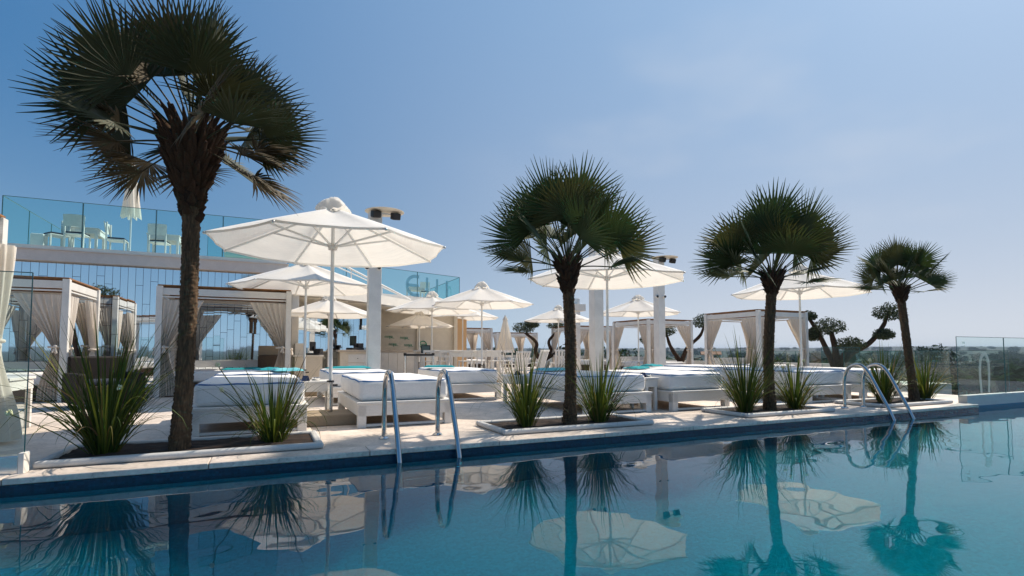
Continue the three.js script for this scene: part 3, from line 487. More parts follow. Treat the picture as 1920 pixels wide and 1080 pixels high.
function palm(label, base, top, r0, r1, crownR, nF, o = {}) {
  const t = thing('palm_tree', label, 'palm tree', base, 0, 'fan palms along the pool edge');
  const B = V(0, 0, 0), Tp = V(...top).sub(V(...base)), H = Tp.y, bow = o.bow || [0, 0];
  const path = (v) => V(Tp.x * v + bow[0] * Math.sin(Math.PI * v), H * v - 0.06 * (1 - v), Tp.z * v + bow[1] * Math.sin(Math.PI * v));
  part(t, 'trunk', gridGeo(30, 260, (u, v) => {
    const c = path(v), a = u * Math.PI * 2, ring = v * H / 0.045, saw = (ring + 0.35 * Math.sin(a * 3 + ring * 1.7) + 0.6 * noise3.noise(a, ring * 0.3, 3)) % 1, r = 0.80 * lerp(r0, r1, sstep(0, 0.25, v)) * (1 + 0.17 * saw + 0.12 * noise3.noise(Math.cos(a) * 4, v * H * 14, Math.sin(a) * 4) + 0.10 * Math.exp(-v * H * 9));
    return [c.x + r * Math.cos(a), c.y, c.z + r * Math.sin(a)];
  }), M.bark);
  // old leaf bases and fibre under the crown
  const boots = [], n = o.boots || 150, yb = o.bootFrom ?? 0.72;
  for (let i = 0; i < n; i++) {
    const v = lerp(yb, 1.03, Math.pow(rnd(), 0.8)), a = rnd() * Math.PI * 2, c = path(v), f = sstep(yb, 1, v), rad_ = lerp(r1 * 0.98, r1 * (o.flare || 1.75), f), L = lerp(0.05, o.bootLen || 0.17, f) * rr(0.7, 1.3), up = lerp(0.9, 1.1, f), w = 0.032 * rr(0.7, 1.3) * (o.bootW || 1);
    const p0 = [c.x + Math.cos(a) * rad_ * 0.75, c.y, c.z + Math.sin(a) * rad_ * 0.75], p1 = [c.x + Math.cos(a) * (rad_ + L * 0.55), c.y + L * up, c.z + Math.sin(a) * (rad_ + L * 0.55)];
    const g = new THREE.CylinderGeometry(w * 0.25, w, 1, 5, 1).translate(0, 0.5, 0); const A = V(...p0), Bq = V(...p1); g.scale(1, A.distanceTo(Bq), 0.55); g.applyQuaternion(new THREE.Quaternion().setFromUnitVectors(V(0, 1, 0), Bq.clone().sub(A).normalize())); g.translate(...p0); boots.push(g);
  }
  part(t, 'leaf_bases', boots, M.boot);
  part(t, 'fibre_collar', gridGeo(22, 18, (u, v) => { const k = lerp(yb + 0.04, 1.05, v), c = path(k), a = u * Math.PI * 2, r = lerp(r1, r1 * (o.flare || 1.75) * 0.92, sstep(0, 0.85, v)) * (1 + 0.14 * noise3.noise(Math.cos(a) * 5, v * 9, Math.sin(a) * 5)) * (v > 0.93 ? 0.6 : 1); return [c.x + r * Math.cos(a), c.y, c.z + r * Math.sin(a)]; }), M.fibre);
  const mats = o.mats || palmMats, Rl = crownR * 0.52, vars = [0, 1, 2, 3, 4, 5].map((k) => frondGeo(k + 3 + (o.sd || 0) * 11, Rl * [1, 1.08, 0.95, 1.04, 0.9, 1.0][k], crownR * [0.55, 0.6, 0.5, 0.58, 0.46, 0.56][k], (o.droop || 0.05) * [1, 0.8, 1.3, 1, 1.2, 0.7][k]));
  const heart = path(1.0); seed = 1000 + (o.sd || 0) * 77;
  for (let i = 0; i < nF; i++) {
    const f = (i + 0.5) / nF, el = Math.asin(lerp(0.995, Math.sin(rad(o.elLow ?? -22)), Math.pow(f, o.pw || 1.0))) * 180 / Math.PI + rr(-7, 7), az = i * 2.399963 + rr(-0.25, 0.25);
    const dir = V(Math.cos(rad(el)) * Math.cos(az), Math.sin(rad(el)), Math.cos(rad(el)) * Math.sin(az)), m = part(t, 'frond', vars[i % 6], mats[Math.floor(rnd() * mats.length)]);
    const xq = V(0, 1, 0).cross(dir); if (xq.lengthSq() < 1e-4) xq.set(1, 0, 0); xq.normalize(); const yq = dir.clone().cross(xq);
    m.quaternion.setFromRotationMatrix(new THREE.Matrix4().makeBasis(xq, yq, dir)); m.rotateZ(rr(-1.3, 1.3)); if (el > 40) m.rotateX(rr(-0.2, 0.1));
    m.position.copy(heart).addScaledVector(dir, r1 * 0.7).add(V(0, lerp(0.10, -0.06, f), 0)); const s = rr(0.9, 1.08) * lerp(1.0, 0.98, sstep(0, 80, el)); m.scale.setScalar(s);
  }
  for (const [az, el, s] of o.extra || []) { // single leaves that stand apart from the crown
    const dir = V(Math.cos(rad(el)) * Math.cos(rad(az)), Math.sin(rad(el)), Math.cos(rad(el)) * Math.sin(rad(az))), m = part(t, 'frond', vars[2], mats[2]), xq = V(0, 1, 0).cross(dir).normalize(), yq = dir.clone().cross(xq);
    m.quaternion.setFromRotationMatrix(new THREE.Matrix4().makeBasis(xq, yq, dir)); m.position.copy(heart); m.scale.setScalar(s);
  }
  return t;
}
function grassClump(label, pos, n, hgt, spread, sd, o = {}) {
  const t = thing('strap_leaf_plant', label, 'plant', pos, 0, 'strap-leaved clumps in the pool planters'); seed = sd * 977 + 5;
  n = Math.round(n * 0.95); const P = [], Cc = [], I = [];
  for (let i = 0; i < n; i++) {
    const az = rnd() * Math.PI * 2, out = Math.pow(rnd(), 0.75), L = 1.12 * hgt * rr(0.55, 1.2) * (1 - 0.10 * out), lean0 = 0.05 + 0.55 * out * spread, curl = (0.2 + 1.9 * out * out) * rr(0.2, 1.7) * spread, w = rr(0.0045, 0.0125) * (o.w || 1), r0 = rr(0, 0.11) * spread, tw = rr(-0.5, 0.5);
    let col; const q = rnd(); if (q < 0.50) col = [0.060, 0.100, 0.014]; else if (q < 0.86) col = [0.135, 0.165, 0.018]; else if (q < 0.95) col = [0.24, 0.20, 0.05]; else col = [0.20, 0.13, 0.06];
    const k = rr(0.75, 1.3), b0 = P.length / 3, N = 9; let x = r0, y = -0.02, th = lean0;
    for (let j = 0; j <= N; j++) {
      const s = j / N, hw = w * (s < 0.12 ? 0.75 + s * 2 : 1 - Math.pow((s - 0.12) / 0.88, 2.2) * 0.95), a2 = az + tw * s;
      const cx = Math.cos(az) * x, cz = Math.sin(az) * x, px = -Math.sin(a2) * hw, pz = Math.cos(a2) * hw;
      P.push(cx - px, y, cz - pz, cx + Math.cos(az) * hw * 0.35, y - hw * 0.3, cz + Math.sin(az) * hw * 0.35, cx + px, y, cz + pz); for (let e = 0; e < 3; e++) Cc.push(col[0] * k, col[1] * k, col[2] * k);
      if (j) { const p0 = b0 + (j - 1) * 3, q0 = b0 + j * 3; for (const e of [0, 1]) I.push(p0 + e, q0 + e, p0 + e + 1, p0 + e + 1, q0 + e, q0 + e + 1); }
      x += Math.sin(th) * L / N; y += Math.cos(th) * L / N; th += curl * (0.25 + s * 1.5) / N; if (y < 0.01 && j > 3) y = 0.012 + rnd() * 0.02;
    }
  }
  const g = new THREE.BufferGeometry(); g.setAttribute('position', new THREE.Float32BufferAttribute(P, 3)); g.setAttribute('color', new THREE.Float32BufferAttribute(Cc, 3)); g.setIndex(I); g.computeVertexNormals();
  part(t, 'leaves', g, M.leafV);
  for (const [dx, dz, hh, lean] of o.flowers || []) {
    const stem = part(t, 'flower_stalk', tube([[dx * 0.2, 0, dz * 0.2], [dx * 0.6, hh * 0.5, dz * 0.6], [dx + lean, hh, dz]], 0.005, 12, 5), leafStalk);
    const fl = []; for (let k = 0; k < 16; k++) { const a = k * 2.4, e = rr(-0.4, 1); fl.push(new THREE.SphereGeometry(0.008, 5, 4).scale(1, 1.6, 1).translate(dx + lean + 0.02 * Math.cos(a) * Math.sqrt(1 - e * e * 0.8), hh + 0.025 * e, dz + 0.02 * Math.sin(a) * Math.sqrt(1 - e * e * 0.8))); }
    part(stem, 'flower_head', fl, M.flower);
  }
  return t;
}
const leafStalk = leafMat(0.14, 0.16, 0.03, 0.2);
function leafCloud(n, rx, ry, rz, size, cols, sd) {
  seed = sd; const P = [], Cc = [];
  for (let i = 0; i < n; i++) {
    const a = rnd() * Math.PI * 2, z = rr(-1, 1), k = Math.pow(rnd(), 0.4), s = Math.sqrt(1 - z * z), lump = 1 + 0.22 * noise3.noise(Math.cos(a) * s * 2.6 + sd, z * 2.6, Math.sin(a) * s * 2.6);
    const c = V(Math.cos(a) * s * rx * k * lump, (z * ry * k * lump) * (z < 0 ? 0.7 : 1), Math.sin(a) * s * rz * k * lump), d = V(rr(-1, 1), rr(-0.4, 1.2), rr(-1, 1)).normalize(), e = V(rr(-1, 1), rr(-1, 1), rr(-1, 1)).cross(d).normalize(), L = size * rr(0.6, 1.4), col = cols[Math.floor(rnd() * cols.length)], q = rr(0.7, 1.3);
    const p0 = c.clone().addScaledVector(d, -L), p1 = c.clone().addScaledVector(d, L), m0 = c.clone().addScaledVector(e, L * 0.36), m1 = c.clone().addScaledVector(e, -L * 0.36);
    P.push(...p0.toArray(), ...m0.toArray(), ...p1.toArray(), ...p0.toArray(), ...p1.toArray(), ...m1.toArray()); for (let j = 0; j < 6; j++) Cc.push(col[0] * q, col[1] * q, col[2] * q);
  }
  const g = new THREE.BufferGeometry(); g.setAttribute('position', new THREE.Float32BufferAttribute(P, 3)); g.setAttribute('color', new THREE.Float32BufferAttribute(Cc, 3)); g.computeVertexNormals(); return g;
}
const oliveCols = [[0.055, 0.075, 0.035], [0.085, 0.105, 0.05], [0.04, 0.055, 0.03]];
function olive(label, pos, limbs, pads, sd, turn = 0) {
  const t = thing('olive_tree', label, 'olive tree', pos, turn, 'cloud-pruned olive trees');
  part(t, 'trunk', limbs.map(([pts, r0, r1]) => { const c = new THREE.CatmullRomCurve3(pts.map((p) => V(...p))), n = 18; return gridGeo(10, n, (u, v) => { const p = c.getPoint(v), tg = c.getTangent(v), s = V(0, 0, 1).cross(tg).normalize(), w = tg.clone().cross(s), a = u * Math.PI * 2, r = lerp(r0, r1, v) * (1 + 0.2 * noise3.noise(Math.cos(a) * 2 + sd, v * 7, Math.sin(a) * 2)); return [p.x + r * (Math.cos(a) * s.x + Math.sin(a) * w.x), p.y + r * (Math.cos(a) * s.y + Math.sin(a) * w.y), p.z + r * (Math.cos(a) * s.z + Math.sin(a) * w.z)]; }); }), M.oliveBark);
  pads.forEach(([x, y, z, rx, ry], k) => part(t, 'crown', leafCloud(1300, rx * 1.12, ry * 1.15, rx * 1.12, 0.05, oliveCols, sd * 31 + k * 7).translate(x, y, z), M.olive));
  part(t, 'pot', new THREE.CylinderGeometry(0.42, 0.34, 0.5, 24).translate(0, 0.25, 0), M.render);
  return t;
}

// ---------------------------------------------------------------- planters, palms and clumps along the pool
function planter(label, x0, x1, z0 = -6.80, z1 = -5.82) {
  const t = thing('planter', label, 'planter', [(x0 + x1) / 2, 0.004, (z0 + z1) / 2], 0, 'kerbed planting beds'), a = (x1 - x0) / 2, b = (z1 - z0) / 2, k = 0.085, h = 0.062;
  for (const q of [-1, 1]) { part(t, 'kerb_stone', rbx(-a, a, 0, h, q * b - (q > 0 ? k : 0), q * b + (q > 0 ? 0 : k), 0.028, 4), M.kerb); part(t, 'kerb_stone', rbx(q * a - (q > 0 ? k : 0), q * a + (q > 0 ? 0 : k), 0, h - 0.001, -b + k + 0.002, b - k - 0.002, 0.028, 4), M.kerb); }
  part(t, 'soil', gridGeo(40, 20, (u, v) => { const x = lerp(-a + k, a - k, u), z = lerp(-b + k, b - k, v); return [x, 0.035 + 0.02 * noise3.noise(x * 5, z * 5, x0) + 0.012 * noise3.noise(x * 17, z * 17, 3), z]; }, true), M.soil);
  return t;
}
planter('kerbed planting bed round the tall near palm', -1.82, 0.53);
planter('kerbed planting bed at the foot of the second palm, past the near ladder', 2.56, 4.82);
planter('kerbed planting bed at the foot of the third palm along the pool', 6.58, 8.62);
planter('kerbed planting bed beside the far ladder rails', 9.98, 12.12);
palm('tall nearest palm with dark shaggy crown reaching above the frame', [-0.80, 0.03, -6.20], [-0.77, 3.12, -6.16], 0.108, 0.090, 1.19, 38, { sd: 6, mats: palmDarkMats, bootFrom: 0.75, boots: 260, flare: 2.5, bootLen: 0.2, bootW: 1.3, droop: 0.09, elLow: 0, pw: 1.0, bow: [0.03, 0], extra: [[205, -30, 0.95], [222, -12, 1.0], [-5, -26, 1.05], [24, -30, 1.0], [30, -14, 0.95], [190, -4, 1.1], [165, 4, 1.0], [10, -4, 1.0]] });
palm('second palm along the pool, its crown overlapping a parasol, past the near ladder', [3.70, 0.03, -6.22], [3.66, 2.14, -6.20], 0.115, 0.088, 1.20, 30, { sd: 2, bootFrom: 0.84, boots: 150, flare: 1.55, bootLen: 0.12, elLow: 26, pw: 1.0, bow: [0.04, 0], extra: [[205, -6, 0.85], [25, 2, 1.0], [190, 6, 1.05]] });
palm('third palm along the pool, its trunk before the open white cabana', [7.66, 0.03, -6.32], [7.78, 2.24, -6.30], 0.12, 0.094, 1.32, 31, { sd: 3, bootFrom: 0.88, boots: 170, flare: 1.6, bootLen: 0.12, elLow: 18, pw: 1.0, bow: [-0.06, 0], extra: [[30, -6, 0.85], [208, 4, 1.05], [196, 18, 1.1], [226, 22, 1.0], [12, 10, 0.95]] });
palm('smallest and farthest palm, its trunk leaning, beside the far ladder', [11.88, 0.03, -6.38], [11.66, 2.22, -6.45], 0.11, 0.082, 0.94, 27, { sd: 4, bootFrom: 0.9, boots: 130, flare: 1.5, bootLen: 0.1, elLow: 22, pw: 1.0, extra: [[206, 6, 1.05], [28, 0, 0.95]] });
grassClump('large dark strap-leaved clump beside the tall palm near the glass screen', [-1.42, 0.04, -6.28], 230, 1.16, 1.05, 1, { w: 1.05, flowers: [[-0.55, 0.2, 0.42, -0.1], [0.12, 0.2, 0.62, 0.02]] });
grassClump('yellowing strap-leaved clump between the tall palm and the timber block', [0.06, 0.04, -6.33], 150, 0.84, 1.15, 2, { flowers: [[-0.5, 0.05, 0.82, -0.05], [-0.42, -0.1, 0.55, -0.1]] });
grassClump('strap-leaved clump at the ladder side of the second palm', [3.05, 0.04, -6.22], 170, 0.95, 0.95, 3, {});
grassClump('strap-leaved clump at the far side of the second palm', [4.18, 0.04, -6.22], 170, 0.95, 1.05, 4, {});
grassClump('dense strap-leaved clump at the near side of the third palm', [7.0, 0.04, -6.25], 210, 1.1, 1.0, 5, {});
grassClump('loose pale strap-leaved clump at the far side of the third palm', [8.12, 0.04, -6.2], 160, 0.9, 1.1, 6, { flowers: [[-0.28, 0.1, 0.75, 0], [0.2, 0.0, 0.8, 0.05], [-0.1, -0.1, 0.7, -0.05]] });
grassClump('strap-leaved clump behind the curved far ladder rails', [10.75, 0.04, -6.3], 200, 0.98, 1.0, 7, { flowers: [[-0.35, 0, 0.8, -0.05]] });
grassClump('bright green strap-leaved clump at the end of the last planting bed', [12.15, 0.04, -6.32], 130, 0.82, 0.95, 8, { w: 1.3 });

// ---------------------------------------------------------------- pool ladders
function ladder(label, xs, z0) {
  const t = thing('pool_ladder', label, 'pool ladder');
  for (const x of xs) {
    const r = part(t, 'rail', tube([[x, 0.004, z0], [x, 0.32, z0], [x, 0.58, z0 + 0.02], [x, 0.72, z0 + 0.10], [x, 0.775, z0 + 0.22], [x, 0.755, z0 + 0.33], [x, 0.66, z0 + 0.42], [x, 0.36, z0 + 0.58], [x, 0.0, z0 + 0.76], [x, -0.3, z0 + 0.86], [x, -1.1, z0 + 0.88]], 0.028, 90, 16), M.steel);
    part(r, 'flange', new THREE.LatheGeometry([[0.0285, 0.03], [0.038, 0.026], [0.062, 0.008], [0.064, 0.003], [0.0285, 0.003]].map((p) => new THREE.Vector2(...p)), 24).translate(x, 0.001, z0), M.steel);
  }
  for (const y of [-0.45, -0.75, -1.05]) part(t, 'tread', rbx(xs[0], xs[1], y - 0.015, y + 0.015, z0 + 0.83, z0 + 0.91, 0.008), M.steel);
}
ladder('near steel pool ladder with two hooped rails before the daybed', [1.22, 1.86], -6.22);
ladder('far steel pool ladder with hooped rails beside the smallest palm', [9.33, 9.86], -6.14);

// ---------------------------------------------------------------- glass screens by the pool
function screenBase(label, x0, x1, z) { const t = thing('screen_channel', label, 'glass channel'); part(t, 'channel', rbx(x0, x1, 0, 0.15, z - 0.06, z + 0.05, 0.006), M.brushed); part(t, 'end_cap', rbx(x1, x1 + 0.04, 0, 0.17, z - 0.065, z + 0.055, 0.006), M.render); }
screenBase('polished steel channel at the pool corner beside the tall palm bed', -6, -1.86, -5.72);
glassRun('wind_screen', 'tall clear glass wind screen beside the nearest planting bed', [[-5.2, -5.725], [-1.83, -5.725]], 0.15, 1.67, M.glass, 'glass screen', 1.75, 0.012);
one('screen_plinth', 'white plinth under the glass screens past the end of the pool coping', 'plinth', [bx(12.36, 24, -0.3, 0.15, -5.86, -5.71)], M.render);
const rs = glassRun('wind_screen', 'clear glass wind screen with frosted arch beyond the last palm', [[12.2, -5.78], [13.98, -5.78], [18.0, -5.78], [22.5, -5.78]], 0.12, 1.30, M.glass, 'glass screen', 1.8, 0.014);
one('frosted_arch', 'white frosted arch mark on the glass screen beyond the last palm', 'letter', [tube([[13.02, 0.18, 0], [13.0, 0.62, 0], [13.06, 0.88, 0], [13.19, 0.97, 0], [13.31, 0.86, 0], [13.34, 0.6, 0], [13.30, 0.18, 0]], 0.045, 30, 6).scale(1, 1, 0.06).translate(0, 0, -5.772)], M.frostW);
{ const g = geoOf([txt('nu', 0.06, fontR), txt('2', 0.05, fontR).translate(0.03, -0.075, 0)]); const o = one('frosted_mark', 'small printed mark high on the glass screen beyond the last palm', 'mark', g, M.frostW); o.position.set(12.42, 1.16, -5.765); }
glassRun('glass_divider', 'low clear glass divider standing before the big olive tree', [[13.25, -9.3], [14.85, -9.3]], 0.05, 1.13, M.glass, 'glass screen', 1.7, 0.014);

// ---------------------------------------------------------------- daybeds, tables, towels
daybed('white daybed behind the tall palm trunk, blue piping in shade', -0.20, -7.20);
daybed('white daybed behind the near ladder rails', 1.71, -7.16);
daybed('white daybed behind the second palm trunk', 5.18, -7.10);
daybed('white daybed between the second palm and the third planting bed', 6.84, -7.0);
daybed('white daybed behind the far ladder rails', 10.15, -6.95);
daybed('white daybed almost hidden behind the smallest palm', 11.85, -6.95);
daybed('white second-row daybed between tall palm and mirrored cabana', -0.25, -10.25);
daybed('white second-row daybed with turquoise towel behind the white pillar foot', 1.62, -10.3);
daybed('white second-row daybed seen between the two near ladder rails', 3.85, -10.35);
daybed('white second-row daybed with a round turquoise towel behind the third planting bed', 8.5, -8.6);
daybed('white second-row daybed in shade before the open white cabana', 11.0, -10.0);
towel('crumpled turquoise towel on the second-row daybed near the tall palm', [-0.0, 0.655, -11.2], 0.3, 0.5, 0.5);
towel('pale aqua towel laid beside the crumpled towel near the tall palm', [0.3, 0.652, -10.75], 0.1, 0.5, 0.7, M.towel2);
towel('long turquoise towel on the daybed by the big parasol pole', [1.5, 0.655, -11.6], 0.1, 0.9, 0.4);
towel('turquoise towel on the daybed between the two near ladder rails', [3.5, 0.655, -11.6], -0.3, 0.7, 0.4);
towel('flat aqua towels on the daybed behind the second planting bed', [5.0, 0.65, -8.9], 0.2, 0.8, 0.4, M.towel2);
towel('rolled turquoise towel before the second square pillar', [6.95, 0.655, -8.95], 0.4, 0.55, 0.35);
towel('rolled turquoise towel before the open curtain of the middle cabana', [8.5, 0.655, -10.35], 0.4, 0.55, 0.35);
sideTable('side table between the two nearest daybeds beside the parasol pole', [0.62, 0, -8.75], 0.56, 0.5, 0.56);
sideTable('side table between daybeds behind the second planting bed', [6.0, 0, -7.55], 0.3, 0.5, 0.56);
sideTable('side table beside the ladder-side clump of the second palm', [4.35, 0, -9.2], 0.5, 0.5, 0.56);
sideTable('side table with metal dish beside the near glass wind screen', [-3.3, 0, -8.75], 0.9, 0.8, 0.68);
sideTable('side table next to the far ladder daybed', [11.0, 0, -8.0], 0.32, 0.5, 0.56);
ashtray('metal ashtray on the table behind the second planting bed', [6.07, 0.56, -7.5]);
ashtray('metal ashtray on the table beside the near glass wind screen', [-3.05, 0.68, -8.6]);
ashtray('metal ashtray on the table beside the parasol pole', [0.66, 0.56, -8.75]);
tent('navy card standing on the table behind the second planting bed', [5.92, 0.56, -7.45], 0.4);
tent('navy card standing on the table by the ladder-side clump', [4.3, 0.56, -9.15], 0.2);
tent('navy card standing on the table beside the parasol pole', [0.5, 0.56, -8.6], 0.9);

// ---------------------------------------------------------------- parasols
umbrella('largest parasol over the two nearest daybeds', [0.79, 0, -7.92], 0.28);
umbrella('parasol overlapping the mirrored cabana corner', [0.73, 0, -13.1], 0.1);
umbrella('parasol at the bar roof edge behind the white pillar', [1.5, 0, -15.75], 0.5, UG, 0.82);
umbrella('parasol over the high bar tables, its pole before the folded parasol', [6.05, 0, -15.5], 0.2);
umbrella('parasol beneath the lettered glass balustrade', [5.35, 0, -18.7], 0.6);
umbrella('small low parasol beside the green wall logos', [5.25, 0, -20.1], 0.3, UGs, 1.0, false);
umbrella('parasol half hidden behind the bar-table parasol', [7.65, 0, -21.9], 0.1);
umbrella('parasol behind the second palm crown', [6.27, 0, -9.0], 0.45);
umbrella('small distant parasol beside the second palm trunk', [12.4, 0, -21.8], 0.25);
umbrella('parasol between the two tall square pillars', [13.0, 0, -16.6], 0.55);
umbrella('parasol between the third and the smallest palm', [12.2, 0, -9.1], 0.15);
closedUmbrella('folded parasol standing among white chairs near the bar tables', [10.0, 0, -22.6], 2.62, 1.62, 0.36);
closedUmbrella('folded parasol on the roof terrace behind the glass balustrade', [-3.92, FLOOR, -19.2], 3.1, 1.6, 0.22);

// ---------------------------------------------------------------- cabanas
cabana('mirrored cabana behind the tall palm, nearest the bar', -2.30, -13.75, 2.75, 2.2, { h: 2.44 });
cabana('curtained cabana behind the near glass wind screen', -6.45, -13.45, 2.72, 2.15, { h: 2.46 });
cabana('cabana with white curtain cut by the picture edge', -5.2, -5.98, 2.5, 1.7, { h: 2.46, curtains: [[1, -1, 'x', 2], [1, -1, 'z', 1]] });
{ // the gathered white drape on that cabana's near post
  const c = scene.children[scene.children.length - 1], dr = part(c, 'drape', gridGeo(60, 30, (u, v) => { const tie = 0.5, w = v < tie ? lerp(0.30, 0.15, Math.pow(v / tie, 1.4)) : lerp(0.15, 0.52, sstep(0, 1, (v - tie) / (1 - tie))), a = u * Math.PI * 2, f = 1 + 0.16 * Math.sin(a * 9 + v * 2); return [Math.cos(a) * w * 0.5 * f, 2.18 - 2.14 * v, Math.sin(a) * w * 0.42 * f]; }), M.canopy);
  dr.position.set(1.18, 0, -0.78); part(dr, 'tie', knotG, M.canopy).position.set(0, 1.12, 0);
}
cabana('open white cabana right behind the third palm trunk', 14.55, -12.35, 2.4, 2.4, { h: 2.36 });
cabana('cabana between the square pillar and the open white cabana', 14.7, -18.1, 2.5, 2.6, { h: 2.38 });
cabana('cabana seen behind the second palm trunk', 14.6, -24.0, 2.5, 2.5, { h: 2.36 });
cabana('distant cabana behind the folded parasol', 13.4, -31.6, 3.0, 2.6, { h: 2.24 });
cabana('distant cabana behind the high bar tables', 8.65, -28.1, 3.0, 3.0, { h: 2.32 });
towel('dark turquoise towel on the mirrored cabana mattress', [-0.6, 0.57, -14.6], 0.1, 0.9, 0.5);
{ const t = thing('wicker_cushion_box', 'brown wicker box inside the mirrored cabana', 'cushion box', [0.02, 0.565, -15.35]); part(t, 'box', rbx(-0.3, 0.3, 0, 0.34, -0.2, 0.2, 0.02), M.wicker); part(t, 'lid', rbx(-0.3, 0.28, 0.342, 0.6, -0.12, -0.02, 0.02), M.timber); }

{ const t = thing('wicker_armchair', 'dark wicker armchair between the two cabanas before the mirror wall', 'armchair', [-2.75, 0, -12.0], 0.5);
  part(t, 'seat', rbx(-0.4, 0.4, 0.08, 0.4, -0.38, 0.4, 0.03), M.wickerDark); part(t, 'backrest', rbx(-0.45, 0.45, 0.3, 0.92, -0.5, -0.38, 0.04), M.wickerDark);
  for (const p of [-1, 1]) part(t, 'armrest', rbx(p * 0.45 - 0.07, p * 0.45 + 0.07, 0.08, 0.62, -0.48, 0.42, 0.04), M.wickerDark);
  for (const [p, q] of [[-1, -1], [1, -1], [-1, 1], [1, 1]]) part(t, 'leg', rod([p * 0.42, 0, q * 0.36], [p * 0.42, 0.09, q * 0.36], 0.025), M.black); part(t, 'cushion', rbx(-0.36, 0.36, 0.401, 0.5, -0.36, 0.38, 0.04), M.cushion); }
// ---------------------------------------------------------------- tall square pillars with disc heads
function pillar(label, x, z, h, w, turnHead) {
  const t = thing('light_pillar', label, 'pillar', [x, 0, z], 0, 'tall white pillars with disc heads');
  part(t, 'post', rbx(-w / 2, w / 2, 0, h - 0.02, -w / 2, w / 2, 0.008), M.white);
  part(t, 'disc', new THREE.LatheGeometry([[0.0, 0.05], [0.36, 0.055], [0.5, 0.03], [0.515, 0.015], [0.5, 0.0], [0.2, -0.015], [0.0, -0.018]].map((p) => new THREE.Vector2(...p)), 48).scale(0.84, 0.45, 0.84).translate(0.2, h, 0.05), M.cream);
  for (const [a, b] of [[-0.02, 0.24], [0.42, 0.2]]) { const s = part(t, 'loudspeaker', rbx(-0.1, 0.1, -0.13, 0.02, -0.07, 0.07, 0.025), M.black); s.position.set(a, h - 0.05, b); s.rotation.set(0.35, turnHead, 0); }
  part(t, 'bracket', [bar([-0.05, h - 0.06, 0.17], [0.42, h - 0.06, 0.16], 0.03, 0.03)], M.brushed);
  const yl = h - 1.28; for (const [a, b, r] of [[-w / 2 - 0.05, w / 2 - 0.03, 0], [w / 2 - 0.07, w / 2 + 0.05, 0]]) { const l = part(t, 'spotlight_body', [new THREE.SphereGeometry(0.05, 16, 12), new THREE.CylinderGeometry(0.03, 0.03, 0.08, 12).rotateX(Math.PI / 2).translate(0, 0, -0.02)], M.white); l.position.set(a, yl, b); part(l, 'lens', new THREE.CylinderGeometry(0.04, 0.04, 0.02, 16).rotateX(Math.PI / 2).translate(0, -0.005, 0.042), M.black); }
}
pillar('tall white pillar with two spotlights behind the largest parasol', 2.08, -11.92, 4.14, 0.27, 0.4);
pillar('tall white pillar between second palm trunk and its parasol pole', 7.6, -11.4, 4.0, 0.27, 0.9);
pillar('tall white pillar with two spotlights behind the middle cabana parasol', 11.42, -13.5, 4.06, 0.26, 0.2);
{ const t = thing('lamp_post', 'slim white post with box head behind the second palm trunk', 'lamp post', [14.3, 0, -23.2]); part(t, 'post', rbx(-0.12, 0.12, 0, 3.1, -0.12, 0.12), M.white); part(t, 'head', rbx(-0.25, 0.4, 3.1, 3.45, -0.2, 0.2), M.render); part(t, 'chimney', rbx(-0.1, 0.1, 3.45, 3.75, -0.1, 0.1), M.alu); }

// ---------------------------------------------------------------- bar tables, stools, chairs
function highTable(label, pos, w, d, turn = 0) {
  const t = thing('high_table', label, 'high table', pos, turn, 'white high bar tables'); const h = 1.06;
  part(t, 'table_top', rbx(-w / 2, w / 2, h - 0.05, h, -d / 2, d / 2), M.white); part(t, 'apron', [bx(-w / 2 + 0.06, w / 2 - 0.06, h - 0.22, h - 0.051, d / 2 - 0.09, d / 2 - 0.06), bx(-w / 2 + 0.06, w / 2 - 0.06, h - 0.22, h - 0.051, -d / 2 + 0.06, -d / 2 + 0.09)], M.white);
  for (const [p, q] of [[-1, -1], [1, -1], [-1, 1], [1, 1]]) part(t, 'leg', rbx(-0.05, 0.05, 0, h - 0.051, -0.05, 0.05), M.white).position.set(p * (w / 2 - 0.08), 0, q * (d / 2 - 0.08));
}
function stool(label, pos, turn) {
  const t = thing('bar_stool', label, 'bar stool', pos, turn, 'white wooden bar stools'); const h = 0.72;
  part(t, 'seat', rbx(-0.18, 0.18, h - 0.03, h, -0.18, 0.18), M.white);
  for (const [p, q] of [[-1, -1], [1, -1], [-1, 1], [1, 1]]) part(t, 'leg', bar([p * 0.19, 0, q * 0.19], [p * 0.14, h - 0.03, q * 0.14], 0.045, 0.045), M.white);
  part(t, 'footrest', [bar([-0.17, 0.25, 0.17], [0.17, 0.25, 0.17], 0.03, 0.03), bar([-0.17, 0.25, -0.17], [0.17, 0.25, -0.17], 0.03, 0.03)], M.white);
  for (const p of [-1, 1]) part(t, 'back_post', bar([p * 0.15, h, -0.16], [p * 0.16, h + 0.32, -0.2], 0.035, 0.035), M.white);
  part(t, 'backrest', [bar([-0.17, h + 0.3, -0.2], [0.17, h + 0.3, -0.2], 0.02, 0.08), bar([-0.16, h + 0.14, -0.18], [0.16, h + 0.14, -0.18], 0.02, 0.06)], M.white);
}
highTable('long high table at the centre of the bar terrace', [6.3, 0, -17.0], 1.9, 0.8, 0);
highTable('high table beside the belt barrier', [4.9, 0, -17.2], 1.0, 0.7, 0.1);
[[5.75, -16.2, 'at the barrier end of the long table'], [6.25, -16.2, 'second along the long table from the barrier'], [6.75, -16.15, 'third along the long table from the barrier'], [7.2, -16.2, 'at the folded-parasol end of the long table'], [4.6, -16.5, 'nearest the belt barrier'], [5.1, -16.5, 'between belt barrier and long table']].forEach(([x, z, w], i) => stool('white bar stool ' + w, [x, 0, z], Math.PI + rr(-0.2, 0.2)));
